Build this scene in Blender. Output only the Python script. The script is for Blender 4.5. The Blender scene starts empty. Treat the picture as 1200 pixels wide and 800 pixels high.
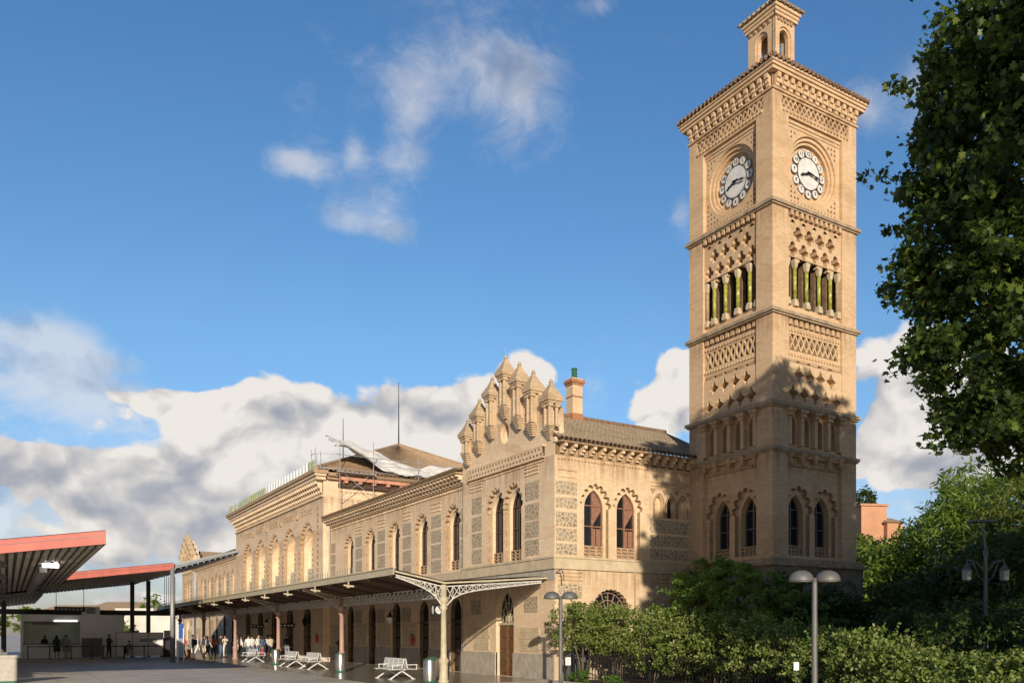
import bpy, math, random
import numpy as np
from mathutils import Vector, Matrix
from mathutils.geometry import tessellate_polygon
random.seed(7); RNG = np.random.default_rng(11)
R = math.radians
S = bpy.context.scene
COL = S.collection
PI = math.pi

# ------------------------------------------------------------------ materials
class NT:
    def __init__(s, tree): s.t = tree; s.n = tree.nodes; s.l = tree.links
    def new(s, typ, **kw):
        nd = s.n.new(typ)
        for k, v in kw.items(): setattr(nd, k, v)
        return nd
    def put(s, sock, v):
        if isinstance(v, bpy.types.NodeSocket): s.l.new(v, sock)
        elif v is not None:
            try: sock.default_value = v
            except Exception: sock.default_value = tuple(v) + (1.0,)
    def math(s, op, a, b=None, c=None, clamp=False):
        nd = s.new('ShaderNodeMath', operation=op); nd.use_clamp = clamp
        s.put(nd.inputs[0], a)
        if b is not None: s.put(nd.inputs[1], b)
        if c is not None: s.put(nd.inputs[2], c)
        return nd.outputs[0]
    def vmath(s, op, a, b=None, c=None, out=0):
        nd = s.new('ShaderNodeVectorMath', operation=op)
        s.put(nd.inputs[0], a)
        if b is not None: s.put(nd.inputs[1], b)
        if c is not None: s.put(nd.inputs[2], c)
        return nd.outputs[out]
    def mix(s, f, a, b, mode='MIX'):
        nd = s.new('ShaderNodeMix', data_type='RGBA', blend_type=mode)
        s.put(nd.inputs[0], f); s.put(nd.inputs[6], a); s.put(nd.inputs[7], b)
        return nd.outputs[2]
    def noise(s, vec, scale, detail=3, rough=.55, out=0):
        nd = s.new('ShaderNodeTexNoise')
        s.put(nd.inputs['Vector'], vec); nd.inputs['Scale'].default_value = scale
        nd.inputs['Detail'].default_value = detail; nd.inputs['Roughness'].default_value = rough
        return nd.outputs[out]
    def ramp(s, f, stops):
        nd = s.new('ShaderNodeValToRGB'); e = nd.color_ramp.elements
        while len(e) < len(stops): e.new(.5)
        for i, (p, c) in enumerate(stops):
            e[i].position = p; e[i].color = tuple(c) + (1.0,)
        s.put(nd.inputs[0], f); return nd.outputs[0]
    def sstep(s, v, a, b):
        nd = s.new('ShaderNodeMapRange', interpolation_type='SMOOTHSTEP')
        s.put(nd.inputs[0], v); nd.inputs[1].default_value = a; nd.inputs[2].default_value = b
        return nd.outputs[0]

def base_mat(name):
    m = bpy.data.materials.new(name); m.use_nodes = True
    t = NT(m.node_tree); b = m.node_tree.nodes['Principled BSDF']
    return m, t, b

def wpos(t): return t.new('ShaderNodeNewGeometry').outputs['Position']
def opos(t): return t.new('ShaderNodeTexCoord').outputs['Object']

def wallvec(t):
    p = wpos(t); sp = t.new('ShaderNodeSeparateXYZ'); t.put(sp.inputs[0], p)
    u = t.math('ADD', sp.outputs[0], sp.outputs[1])
    cb = t.new('ShaderNodeCombineXYZ'); t.put(cb.inputs[0], u); t.put(cb.inputs[1], sp.outputs[2])
    return cb.outputs[0], p

def mk_brick(name, c1, c2, mortar, stain=(.55, .5, .42), ledges=()):
    m, t, b = base_mat(name)
    v, p = wallvec(t)
    br = t.new('ShaderNodeTexBrick'); t.put(br.inputs['Vector'], v)
    br.inputs['Scale'].default_value = 1; br.inputs['Brick Width'].default_value = .27
    br.inputs['Row Height'].default_value = .075; br.inputs['Mortar Size'].default_value = .011
    t.put(br.inputs['Color1'], c1); t.put(br.inputs['Color2'], c2); t.put(br.inputs['Mortar'], mortar)
    br.inputs['Bias'].default_value = -.1
    n1 = t.noise(p, .5, 6, .66); n2 = t.noise(p, 2.6, 5, .65); n3 = t.noise(t.vmath('MULTIPLY', p, (1, 1, 2.4)), .9, 4, .6)
    pb = t.new('ShaderNodeTexVoronoi', voronoi_dimensions='2D'); pb.inputs['Scale'].default_value = 1
    t.put(pb.inputs['Vector'], t.vmath('MULTIPLY', t.vmath('ADD', v, t.vmath('MULTIPLY', t.noise(p, 2, 2, out=1), (.25, .12, 0))), (.8, 1.7, 1)))
    ps = t.new('ShaderNodeSeparateColor'); t.put(ps.inputs[0], pb.outputs['Color'])
    c = t.mix(t.math('MULTIPLY', t.math('GREATER_THAN', ps.outputs[0], .78), .30), br.outputs[0], (.66, .45, .29), 'MIX')      # repaired patches
    c = t.mix(t.math('MULTIPLY', t.math('GREATER_THAN', ps.outputs[1], .84), .35), c, t.mix(1, c, (.80, .74, .66), 'MULTIPLY'))
    c = t.mix(t.sstep(n1, .46, .78), c, t.mix(.34, c, stain, 'MULTIPLY'))
    c = t.mix(t.math('MULTIPLY', t.sstep(n3, .5, .75), .35), c, t.mix(1, c, (1.0, .88, .78), 'MULTIPLY'))
    c = t.mix(t.math('MULTIPLY', t.sstep(n2, .5, .8), .45), c, tuple(min(1, x * 1.12) for x in c1))
    # water streaks that run down the face
    sc = t.vmath('MULTIPLY', v, (2.6, .18, 1))
    c = t.mix(t.math('MULTIPLY', t.sstep(t.noise(sc, 1, 5, .65), .54, .84), .38), c, t.mix(1, c, (.60, .54, .47), 'MULTIPLY'))
    if ledges:                                 # soot and run-off below each string course
        zz = t.new('ShaderNodeSeparateXYZ'); t.put(zz.inputs[0], p); run = t.noise(t.vmath('MULTIPLY', v, (5, .5, 1)), 1, 4, .6)
        for L_ in ledges:
            m1 = t.math('MULTIPLY', t.sstep(zz.outputs[2], L_-1.5, L_), t.math('LESS_THAN', zz.outputs[2], L_+.02))
            c = t.mix(t.math('MULTIPLY', m1, t.sstep(run, .30, .75)), c, t.mix(1, c, (.56, .49, .42), 'MULTIPLY'))
    t.put(b.inputs['Base Color'], c); b.inputs['Roughness'].default_value = .9
    bm_ = t.new('ShaderNodeBump'); bm_.inputs['Strength'].default_value = .5; bm_.inputs['Distance'].default_value = .012
    t.put(bm_.inputs['Height'], br.outputs['Fac']); bm_.invert = True
    t.put(b.inputs['Normal'], bm_.outputs[0])
    return m

def mk_plain(name, col, rough=.7, metal=0, var=.25, scale=4.0, world=True, bump=0, spec=None):
    m, t, b = base_mat(name)
    p = wpos(t) if world else opos(t)
    n = t.noise(p, scale, 5, .6)
    dark = tuple(x * (1 - var) for x in col); lite = tuple(min(1, x * (1 + var * .7)) for x in col)
    t.put(b.inputs['Base Color'], t.ramp(n, [(.3, dark), (.7, lite)]))
    b.inputs['Roughness'].default_value = rough; b.inputs['Metallic'].default_value = metal
    if bump:
        bn = t.new('ShaderNodeBump'); bn.inputs['Strength'].default_value = bump; bn.inputs['Distance'].default_value = .03
        t.put(bn.inputs['Height'], t.noise(p, scale * 5, 4)); t.put(b.inputs['Normal'], bn.outputs[0])
    return m

def mk_rubble(name):
    m, t, b = base_mat(name)
    v, p = wallvec(t)
    wv = t.vmath('ADD', v, t.vmath('MULTIPLY', t.noise(v, 3, 2, out=1), (.12, .12, 0)))
    vo = t.new('ShaderNodeTexVoronoi', feature='DISTANCE_TO_EDGE', voronoi_dimensions='2D'); vo.inputs['Scale'].default_value = 5.2
    vc = t.new('ShaderNodeTexVoronoi', voronoi_dimensions='2D'); vc.inputs['Scale'].default_value = 5.2
    t.put(vo.inputs['Vector'], wv); t.put(vc.inputs['Vector'], wv)
    sp = t.new('ShaderNodeSeparateColor'); t.put(sp.inputs[0], vc.outputs['Color'])
    stone = t.ramp(sp.outputs[0], [(0, (.22, .17, .11)), (.35, (.36, .26, .155)), (.6, (.29, .25, .19)), (1, (.43, .32, .195))])
    stone = t.mix(.35, stone, t.ramp(t.noise(p, 14, 4), [(.3, (.17, .145, .11)), (.7, (.44, .35, .24))]))
    c = t.mix(t.sstep(vo.outputs[0], .05, .11), (.60, .48, .32), stone)
    t.put(b.inputs['Base Color'], c); b.inputs['Roughness'].default_value = .9
    return m

def mk_tiles(name, c1, c2, c3, along='x'):
    m, t, b = base_mat(name)
    p = wpos(t)
    n = t.noise(p, 1.1, 5, .7); n2 = t.noise(p, 7, 3, .7)
    c = t.ramp(n, [(.3, c1), (.5, c2), (.72, c3)])
    c = t.mix(t.sstep(t.noise(p, 11, 2, .8), .45, .75), c, t.mix(1, c, (.48, .42, .36), 'MULTIPLY')); c = t.mix(t.math('MULTIPLY', n2, .5), c, (.09, .08, .065))
    # course lines: darker joint every 0.35 m down the slope
    sp = t.new('ShaderNodeSeparateXYZ'); t.put(sp.inputs[0], p)
    saw = t.math('FRACT', t.math('MULTIPLY', sp.outputs[2], 7.0))
    c = t.mix(t.math('MULTIPLY', t.math('LESS_THAN', saw, .16), .55), c, (.03, .027, .022))
    t.put(b.inputs['Base Color'], c); b.inputs['Roughness'].default_value = .95
    return m

def mk_leaf(name, cols, trans=.35):
    m, t, b = base_mat(name)
    out = m.node_tree.nodes['Material Output']
    rnd = t.new('ShaderNodeNewGeometry').outputs['Random Per Island']
    cl = t.noise(wpos(t), .9, 3)
    f = t.math('ADD', t.math('MULTIPLY', rnd, .6), t.math('MULTIPLY', cl, .45))
    k = len(cols)
    c = t.ramp(f, [(.15 + .7 * i / (k - 1), cols[i]) for i in range(k)])
    t.put(b.inputs['Base Color'], c); b.inputs['Roughness'].default_value = .48
    b.inputs['Specular IOR Level'].default_value = .35
    tr = t.new('ShaderNodeBsdfTranslucent'); t.put(tr.inputs[0], t.mix(.6, c, (.16, .22, .02), 'ADD'))
    mx = t.new('ShaderNodeMixShader'); mx.inputs[0].default_value = trans
    t.l.new(b.outputs[0], mx.inputs[1]); t.l.new(tr.outputs[0], mx.inputs[2]); t.l.new(mx.outputs[0], out.inputs[0])
    return m

M = {}
M['brick'] = mk_brick('sandy_brick', (.73, .535, .335), (.62, .435, .255), (.69, .55, .375), ledges=(9.0, 4.45))
M['brick_face'] = mk_brick('gable_brick', (.80, .605, .40), (.69, .50, .315), (.74, .60, .43), ledges=(11.1, 8.98, 4.4))
M['brick_tower'] = mk_brick('tower_brick', (.65, .445, .262), (.52, .335, .18), (.62, .475, .30), ledges=(23.4, 18.95, 14.65, 11.0, 9.2))
M['brick_dark'] = mk_plain('cut_brick_shade', (.40, .275, .165), .9, 0, .35, 6)  # cut brick; in recess reveals its darkness stands in for shade
M['recess_shade'] = mk_plain('shaded_recess', (.20, .13, .075), .95, 0, .4, 5)  # dark brown putting shade into recess backs; also lines dark door jambs
M['brick_red'] = mk_plain('red_brick', (.38, .18, .10), .9, 0, .3, 12)
M['trim'] = mk_plain('cream_stone', (.55, .44, .29), .85, 0, .22, 2.2, bump=.2)
M['ledge'] = mk_plain('weathered_ledge', (.38, .285, .185), .9, 0, .4, 3)
M['plinth'] = mk_plain('granite_plinth', (.42, .37, .30), .85, 0, .25, 3.5, bump=.3)
M['towerbase'] = mk_plain('tower_base_stone', (.26, .21, .15), .9, 0, .35, 2.5, bump=.4)
M['rubble'] = mk_rubble('rubble_panel')
M['pale_board'] = mk_plain('pale_board', (.66, .58, .44), .8, 0, .15, 5)
M['tiles'] = mk_tiles('clay_tiles', (.34, .265, .16), (.46, .365, .235), (.54, .37, .24))
M['tiles_hall'] = mk_tiles('clay_tiles_hall', (.42, .27, .16), (.54, .37, .22), (.60, .41, .26))
M['tile_end'] = mk_plain('tile_ends', (.22, .14, .09), .95, 0, .5, 9)
M['pinstone'] = mk_brick('pinnacle_brick', (.58, .43, .27), (.42, .30, .18), (.40, .32, .22), (.42, .38, .32))
M['wood'] = mk_plain('oak_door', (.15, .075, .032), .6, 0, .4, 9)
M['darkwood'] = mk_plain('dark_timber', (.07, .04, .025), .6, 0, .4, 7)
M['redwood'] = mk_plain('red_brown_joinery', (.27, .135, .085), .6, 0, .3, 9)
M['glass'] = mk_plain('dark_window_glass', (.012, .014, .016), .08, 0, .2, 3)
M['void'] = mk_plain('dark_opening', (.012, .010, .008), .9, 0, .2, 3)  # near-black sheets standing in for unlit space behind openings
M['cream_iron'] = mk_plain('cream_painted_iron', (.50, .43, .29), .55, 0, .2, 5)
M['rose_iron'] = mk_plain('rose_painted_iron', (.42, .26, .20), .55, 0, .2, 5)
M['white_iron'] = mk_plain('pale_lattice_iron', (.56, .54, .48), .55, 0, .2, 6)
M['soffit_wood'] = mk_plain('brown_soffit', (.085, .04, .022), .7, 0, .3, 3)
M['red'] = mk_plain('red_fascia', (.50, .125, .092), .55, 0, .22, 1.4)
M['steel'] = mk_plain('grey_steel', (.30, .30, .29), .45, .3, .15, 4)
M['steel_pole'] = mk_plain('grey_pole_paint', (.15, .145, .14), .55, .2, .15, 4)
M['black'] = mk_plain('black_paint', (.015, .015, .015), .5, 0, .3, 5)
M['inox'] = mk_plain('brushed_steel', (.62, .61, .57), .28, .9, .1, 8)
M['white'] = mk_plain('white_paint', (.74, .73, .70), .5, 0, .1, 6)
M['white_perf'] = mk_plain('white_bench_metal', (.66, .655, .63), .45, 0, .15, 20, world=False)
M['green_rim'] = mk_plain('green_enamel', (.03, .13, .07), .5, 0, .2, 6)
M['ceramic_green'] = mk_plain('green_glazed_ceramic', (.38, .37, .06), .3, 0, .6, 7)
M['ceramic_lime'] = mk_plain('lime_glazed_merlon', (.36, .38, .20), .3, 0, .4, 9)
M['ceramic_white'] = mk_plain('white_glazed_merlon', (.74, .76, .74), .3, 0, .2, 9)
M['pot_green'] = mk_plain('green_chimney_pot', (.03, .12, .06), .3, 0, .3, 9)
M['tarp'] = mk_plain('white_tarpaulin', (.66, .63, .58), .75, 0, .2, 2.5)
M['pinktimber'] = mk_plain('pink_timber', (.55, .27, .18), .8, 0, .25, 3)
M['galv'] = mk_plain('galvanised_tube', (.50, .51, .52), .4, .5, .15, 6)
M['dial'] = mk_plain('white_dial', (.66, .65, .62), .5, 0, .18, 3)
M['numeral'] = mk_plain('numeral_grey', (.09, .085, .08), .6, 0, .2, 5)
M['kglass'] = mk_plain('ticket_glass', (.22, .33, .32), .08, .1, .3, .6)
M['kpanel'] = mk_plain('grey_cladding', (.34, .39, .42), .35, .25, .12, .8)
M['kpanel_l'] = mk_plain('pale_grey_cladding', (.72, .76, .77), .35, 0, .12, .8)
M['kpanel_d'] = mk_plain('dark_grey_cladding', (.13, .135, .14), .45, .2, .15, .8)
M['blue'] = mk_plain('blue_panel', (.03, .10, .36), .4, 0, .1, 4)
M['redpaint'] = mk_plain('signal_red', (.48, .03, .015), .4, 0, .1, 8)
M['bark'] = mk_plain('grey_brown_bark', (.13, .10, .07), .9, 0, .5, 6, bump=.8)
M['soil'] = mk_plain('garden_soil', (.10, .075, .05), .95, 0, .4, 3, bump=.6)
M['teal'] = mk_plain('teal_canvas', (.025, .12, .13), .8, 0, .3, 3)
M['orange_wall'] = mk_plain('orange_render', (.50, .26, .15), .9, 0, .15, .5)
M['white_wall'] = mk_plain('white_render', (.62, .58, .52), .9, 0, .15, .5)
M['binstone'] = mk_plain('pale_bin_concrete', (.47, .44, .37), .8, 0, .15, 6, bump=.3)
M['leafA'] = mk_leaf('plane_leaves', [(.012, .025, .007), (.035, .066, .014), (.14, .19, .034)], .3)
M['leafH'] = mk_leaf('hedge_leaves', [(.07, .115, .02), (.165, .23, .045), (.36, .37, .13)], .32)
M['leafD'] = mk_leaf('dome_leaves', [(.07, .14, .022), (.14, .23, .038), (.24, .33, .065)], .35)
M['leafB'] = mk_leaf('bright_leaves', [(.075, .135, .02), (.16, .24, .04), (.27, .33, .065)], .42)
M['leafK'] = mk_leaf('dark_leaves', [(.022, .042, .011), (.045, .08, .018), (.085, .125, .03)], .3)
M['leafG'] = mk_leaf('fresh_leaves', [(.05, .12, .015), (.08, .17, .02), (.12, .22, .03)], .3)
M['leafY'] = mk_leaf('olive_leaves', [(.07, .11, .02), (.15, .185, .035), (.27, .26, .06)], .4)

def mk_soffit():
    m, t, b = base_mat('ribbed_soffit')
    sp = t.new('ShaderNodeSeparateXYZ'); t.put(sp.inputs[0], wpos(t))
    c = t.ramp(t.noise(wpos(t), .8, 4), [(.3, (.30, .265, .21)), (.7, (.44, .385, .30))])
    t.put(b.inputs['Base Color'], c); b.inputs['Roughness'].default_value = .6
    return m
M['soffit'] = mk_soffit()

def mk_ground():
    m, t, b = base_mat('plaza_paving')
    p = wpos(t)
    br = t.new('ShaderNodeTexBrick'); t.put(br.inputs['Vector'], p)
    br.inputs['Scale'].default_value = 1; br.inputs['Brick Width'].default_value = 1.5; br.inputs['Row Height'].default_value = 1.5
    br.inputs['Mortar Size'].default_value = .014; br.offset = 0
    t.put(br.inputs['Color1'], (.66, .575, .465)); t.put(br.inputs['Color2'], (.585, .505, .405)); t.put(br.inputs['Mortar'], (.27, .235, .19))
    n = t.noise(p, .35, 6, .65); n2 = t.noise(p, 2.5, 5, .7)
    c = t.mix(t.sstep(n, .4, .7), br.outputs[0], t.mix(1, br.outputs[0], (.76, .73, .68), 'MULTIPLY'))
    c = t.mix(t.math('MULTIPLY', t.sstep(n2, .55, .75), .4), c, (.30, .27, .22))
    t.put(b.inputs['Base Color'], c)
    t.put(b.inputs['Roughness'], t.math('MULTIPLY_ADD', n2, .3, .45))
    return m
M['ground'] = mk_ground()
def mk_polish():
    m, t, b = base_mat('polished_platform')
    p = wpos(t)
    br = t.new('ShaderNodeTexBrick'); t.put(br.inputs['Vector'], p)
    br.inputs['Scale'].default_value = 1; br.inputs['Brick Width'].default_value = .5; br.inputs['Row Height'].default_value = .5
    br.inputs['Mortar Size'].default_value = .006; br.offset = 0
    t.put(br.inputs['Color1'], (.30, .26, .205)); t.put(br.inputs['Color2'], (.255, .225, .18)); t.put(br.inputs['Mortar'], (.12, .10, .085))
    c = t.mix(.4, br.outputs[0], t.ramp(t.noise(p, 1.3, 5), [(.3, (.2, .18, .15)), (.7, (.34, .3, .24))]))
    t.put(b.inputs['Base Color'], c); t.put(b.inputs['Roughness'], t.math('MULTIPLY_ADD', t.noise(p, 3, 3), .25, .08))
    return m
M['polish'] = mk_polish()
def mk_hill():
    m, t, b = base_mat('dry_hill')
    n = t.noise(wpos(t), .05, 6, .7)
    t.put(b.inputs['Base Color'], t.ramp(n, [(.35, (.05, .06, .025)), (.55, (.16, .13, .07)), (.7, (.07, .08, .03))]))
    b.inputs['Roughness'].default_value = 1
    return m
M['hill'] = mk_hill()

# ------------------------------------------------------------------ mesh builder
class MB:
    def __init__(s): s.v = []; s.f = []; s.m = []
    def add(s, vs, fs, mi=0):
        k = len(s.v); s.v += [tuple(v) for v in vs]
        for f in fs: s.f.append(tuple(k + i for i in f)); s.m.append(mi)
    def box(s, x0, x1, y0, y1, z0, z1, mi=0):
        if x0 > x1: x0, x1 = x1, x0
        if y0 > y1: y0, y1 = y1, y0
        if z0 > z1: z0, z1 = z1, z0
        s.add([(x0,y0,z0),(x1,y0,z0),(x1,y1,z0),(x0,y1,z0),(x0,y0,z1),(x1,y0,z1),(x1,y1,z1),(x0,y1,z1)],
              [(3,2,1,0),(4,5,6,7),(0,1,5,4),(1,2,6,5),(2,3,7,6),(3,0,4,7)], mi)
    def bar(s, a, b, w, h=None, mi=0, up=(0,0,1)):
        a = Vector(a); b = Vector(b); d = (b - a).normalized(); h = h or w
        upv = Vector(up)
        if abs(d.dot(upv)) > .98: upv = Vector((1,0,0))
        r = d.cross(upv).normalized() * w / 2; q = d.cross(r).normalized() * h / 2
        vs = [a-r-q, a+r-q, a+r+q, a-r+q, b-r-q, b+r-q, b+r+q, b-r+q]
        s.add(vs, [(0,1,2,3),(7,6,5,4),(0,4,5,1),(1,5,6,2),(2,6,7,3),(3,7,4,0)], mi)
    def tube(s, pts, rad, n=8, mi=0, cap=True):
        pts = [Vector(p) for p in pts]
        if not hasattr(rad, '__len__'): rad = [rad] * len(pts)
        k = len(s.v); prev = None
        for i, p in enumerate(pts):
            d = (pts[min(i+1, len(pts)-1)] - pts[max(i-1, 0)])
            d = d.normalized() if d.length > 1e-9 else Vector((0,0,1))
            if prev is None:
                r = d.orthogonal().normalized()
                if abs(d.z) > .95: r = Vector((1,0,0)); r = (r - d * r.dot(d)).normalized()
            else: r = (prev - d * prev.dot(d)).normalized()
            prev = r; q = d.cross(r)
            for j in range(n):
                t = 2*PI*j/n; s.v.append(tuple(p + (r*math.cos(t) + q*math.sin(t))*rad[i]))
        for i in range(len(pts)-1):
            for j in range(n):
                a = k+i*n+j; b = k+i*n+(j+1)%n
                s.f.append((a, b, b+n, a+n)); s.m.append(mi)
        if cap:
            s.f.append(tuple(k+j for j in reversed(range(n)))); s.m.append(mi)
            e = k+(len(pts)-1)*n; s.f.append(tuple(e+j for j in range(n))); s.m.append(mi)
    def lathe(s, c, prof, n=12, mi=0):       # prof: (radius, z)
        s.tube([(c[0], c[1], c[2]+z) for r, z in prof], [max(r, .0005) for r, z in prof], n, mi)
    def pyr(s, x0, x1, y0, y1, z0, z1, mi=0, top=0):
        cx, cy = (x0+x1)/2, (y0+y1)/2; a, b = (x1-x0)/2*top, (y1-y0)/2*top
        s.add([(x0,y0,z0),(x1,y0,z0),(x1,y1,z0),(x0,y1,z0),(cx-a,cy-b,z1),(cx+a,cy-b,z1),(cx+a,cy+b,z1),(cx-a,cy+b,z1)],
              [(3,2,1,0),(4,5,6,7),(0,1,5,4),(1,2,6,5),(2,3,7,6),(3,0,4,7)], mi)
    def build(s, name, mats, parent=None, smooth=False, local=False):
        me = bpy.data.meshes.new(name); me.from_pydata(s.v, [], s.f)
        if not isinstance(mats, (list, tuple)): mats = [mats]
        for m in mats: me.materials.append(M[m] if isinstance(m, str) else m)
        me.polygons.foreach_set('material_index', s.m)
        if smooth: me.polygons.foreach_set('use_smooth', [True]*len(s.f))
        me.update()
        return link(name, me, parent, local)

def link(name, me, parent=None, local=False):
    o = bpy.data.objects.new(name, me); COL.objects.link(o)
    if parent:
        o.parent = parent
        if not local: o.location = -root_loc(parent)      # mesh written in world coordinates
    return o
def root_loc(p):
    v = Vector((0,0,0))
    while p: v += p.location; p = p.parent
    return v
def thing(name, label, cat, loc=(0,0,0), rz=0, group=None):
    o = bpy.data.objects.new(name, None); COL.objects.link(o)
    o.location = loc; o.rotation_euler = (0,0,rz); o.empty_display_size = .2
    return tag(o, label, cat, group)
def tag(o, label, cat, group=None):
    o['label'] = label; o['category'] = cat
    if group: o['group'] = group
    return o
def struct(o): o['kind'] = 'structure'; return o
def dup(root, loc, rz=None, label=None, group=None):
    def cp(o, par):
        c = o.copy(); COL.objects.link(c)
        if par: c.parent = par
        for ch in o.children: cp(ch, c)
        return c
    r = cp(root, None); r.location = loc
    if rz is not None: r.rotation_euler = (0,0,rz)
    if label: r['label'] = label
    if group: r['group'] = group
    return r

class Fr:                                    # a wall frame: u along, z up, w outward
    def __init__(s, o, u, n): s.o = Vector(o); s.u = Vector(u); s.n = Vector(n)
    def p(s, u, z, w=0): return s.o + s.u*u + s.n*w + Vector((0,0,z))
def fbox(mb, fr, u0, u1, z0, z1, w0, w1, mi=0):
    a = fr.p(u0, z0, w0); b = fr.p(u1, z1, w1)
    mb.box(a.x, b.x, a.y, b.y, a.z, b.z, mi)
def wall(mb, fr, outer, holes=(), w=0, mi=0):
    loops = [[Vector((u, z, 0)) for u, z in l] for l in [outer] + list(holes)]
    tris = tessellate_polygon(loops); flat = [q for l in loops for q in l]
    mb.add([fr.p(q.x, q.y, w) for q in flat], [tuple(t) for t in tris], mi)
def reveal(mb, fr, loop, w0, w1, mi=0):
    n = len(loop)
    vs = [fr.p(u, z, w0) for u, z in loop] + [fr.p(u, z, w1) for u, z in loop]
    mb.add(vs, [(i, (i+1) % n, n+(i+1) % n, n+i) for i in range(n)], mi)
def fill(mb, fr, loop, w, mi=0): wall(mb, fr, loop, (), w, mi)
def rect(u0, u1, z0, z1): return [(u0,z0),(u1,z0),(u1,z1),(u0,z1)]
def pcurve(uc, a, zs, h, n=8):               # pointed or round curve, right spring -> apex -> left spring
    if h <= a*1.02:
        return [(uc + a*math.cos(PI*i/(2*n)), zs + h*math.sin(PI*i/(2*n))) for i in range(2*n+1)]
    r = (a*a + h*h)/(2*a); t1 = math.asin(min(1, h/r))
    right = [(uc + a - r + r*math.cos(t1*i/n), zs + r*math.sin(t1*i/n)) for i in range(n+1)]
    return right + [(2*uc - u, z) for u, z in reversed(right[:-1])]
def arch(uc, a, z0, zs, h, n=8): return [(uc-a, z0), (uc+a, z0)] + pcurve(uc, a, zs, h, n)
def lobed(uc, a, z0, zs, h, nl=9, k=.5, seg=4):
    c = pcurve(uc, a, zs, h, 24)
    L = [0]
    for p, q in zip(c, c[1:]): L.append(L[-1] + math.dist(p, q))
    pts = []
    for i in range(nl+1):
        t = L[-1]*i/nl; j = 0
        while j < len(L)-2 and L[j+1] < t: j += 1
        f = (t-L[j])/(L[j+1]-L[j]); pts.append((c[j][0]+(c[j+1][0]-c[j][0])*f, c[j][1]+(c[j+1][1]-c[j][1])*f))
    out = [(uc-a, z0), (uc+a, z0)]
    for p, q in zip(pts, pts[1:]):
        mx, mz = (p[0]+q[0])/2, (p[1]+q[1])/2; dx, dz = (q[0]-p[0])/2, (q[1]-p[1])/2
        nx, nz = dz, -dx                      # outward (curve runs counter-clockwise)
        out.append(p)
        for s_ in range(1, seg):
            t = PI*s_/seg; out.append((mx - dx*math.cos(t) + nx*2*k*math.sin(t), mz - dz*math.cos(t) + nz*2*k*math.sin(t)))
    out.append(pts[-1]); return out
def circle(uc, zc, r, n=24): return [(uc + r*math.cos(2*PI*i/n), zc + r*math.sin(2*PI*i/n)) for i in range(n)]
def dentils(mb, fr, u0, u1, z0, z1, w0, w1, step, duty=.5, mi=0):
    mi = 0
    n = max(1, int((u1-u0)/step)); st = (u1-u0)/n
    for i in range(n): fbox(mb, fr, u0+st*(i+.5-duty/2), u0+st*(i+.5+duty/2), z0, z1, w0, w1, mi)
def cells(mb, fr, u0, u1, z0, z1, nu, nz, shape, w0, w1, stagger=True, mi=0, mi_r=None):
    """carved lattice: a front sheet at w0 pierced by one hole per cell down to w1"""
    du, dz = (u1-u0)/nu, (z1-z0)/nz
    for j in range(nz):
        off = du/2 if (stagger and j % 2) else 0
        zz0, zz1 = z0+j*dz, z0+(j+1)*dz
        cnt = nu - 1 if off else nu
        if off:
            wall(mb, fr, rect(u0, u0+off, zz0, zz1), (), w0, mi); wall(mb, fr, rect(u1-off, u1, zz0, zz1), (), w0, mi)
        for i in range(cnt):
            a = u0+off+i*du
            h = [(a+du*(.5+x*.5), (zz0+zz1)/2+dz*.5*y) for x, y in shape]
            wall(mb, fr, rect(a, a+du, zz0, zz1), [h], w0, mi); reveal(mb, fr, h, w0, w1, mi if mi_r is None else mi_r)
DIAM = [(-.72,0),(0,-.8),(.72,0),(0,.8)]
TEAR = [(-.5,-.55),(0,-.85),(.5,-.55),(.62,-.1),(.4,.25),(.42,.5),(0,.92),(-.42,.5),(-.4,.25),(-.62,-.1)]
TREF = [(-.3,-.9),(.3,-.9),(.3,-.4),(.72,-.35),(.78,.1),(.4,.3),(.36,.7),(0,.95),(-.36,.7),(-.4,.3),(-.78,.1),(-.72,-.35),(-.3,-.4)]
STAR = [(.25*math.cos(2*PI*i/16)*(1 if i%2 else 3.1), .25*math.sin(2*PI*i/16)*(1 if i%2 else 3.3)) for i in range(16)]
STAR = [(max(-.85,min(.85,x*1.05)), max(-.88,min(.88,y*1.05))) for x, y in [(.55*math.cos(2*PI*i/8)*(1.5 if i%2==0 else .75), .55*math.sin(2*PI*i/8)*(1.5 if i%2==0 else .75)) for i in range(8)]]
TRI = [(-.6,-.5),(.6,-.5),(0,.7)]
def lattice(mb, fr, u0, u1, z0, z1, w, step, th, mi=0, dep=.05):
    h = z1-z0; n = max(1, round((u1-u0)/step)); st = (u1-u0)/n
    for i in range(n):
        a = u0+i*st
        for p, q in (((a, z0), (a+st, z1)), ((a, z1), (a+st, z0))):
            mb.bar(fr.p(p[0], p[1], w), fr.p(q[0], q[1], w + .004*(1 if p[1] == z0 else -1)), dep, th, mi, up=tuple(fr.n.cross(Vector((0,0,1)))))

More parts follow.
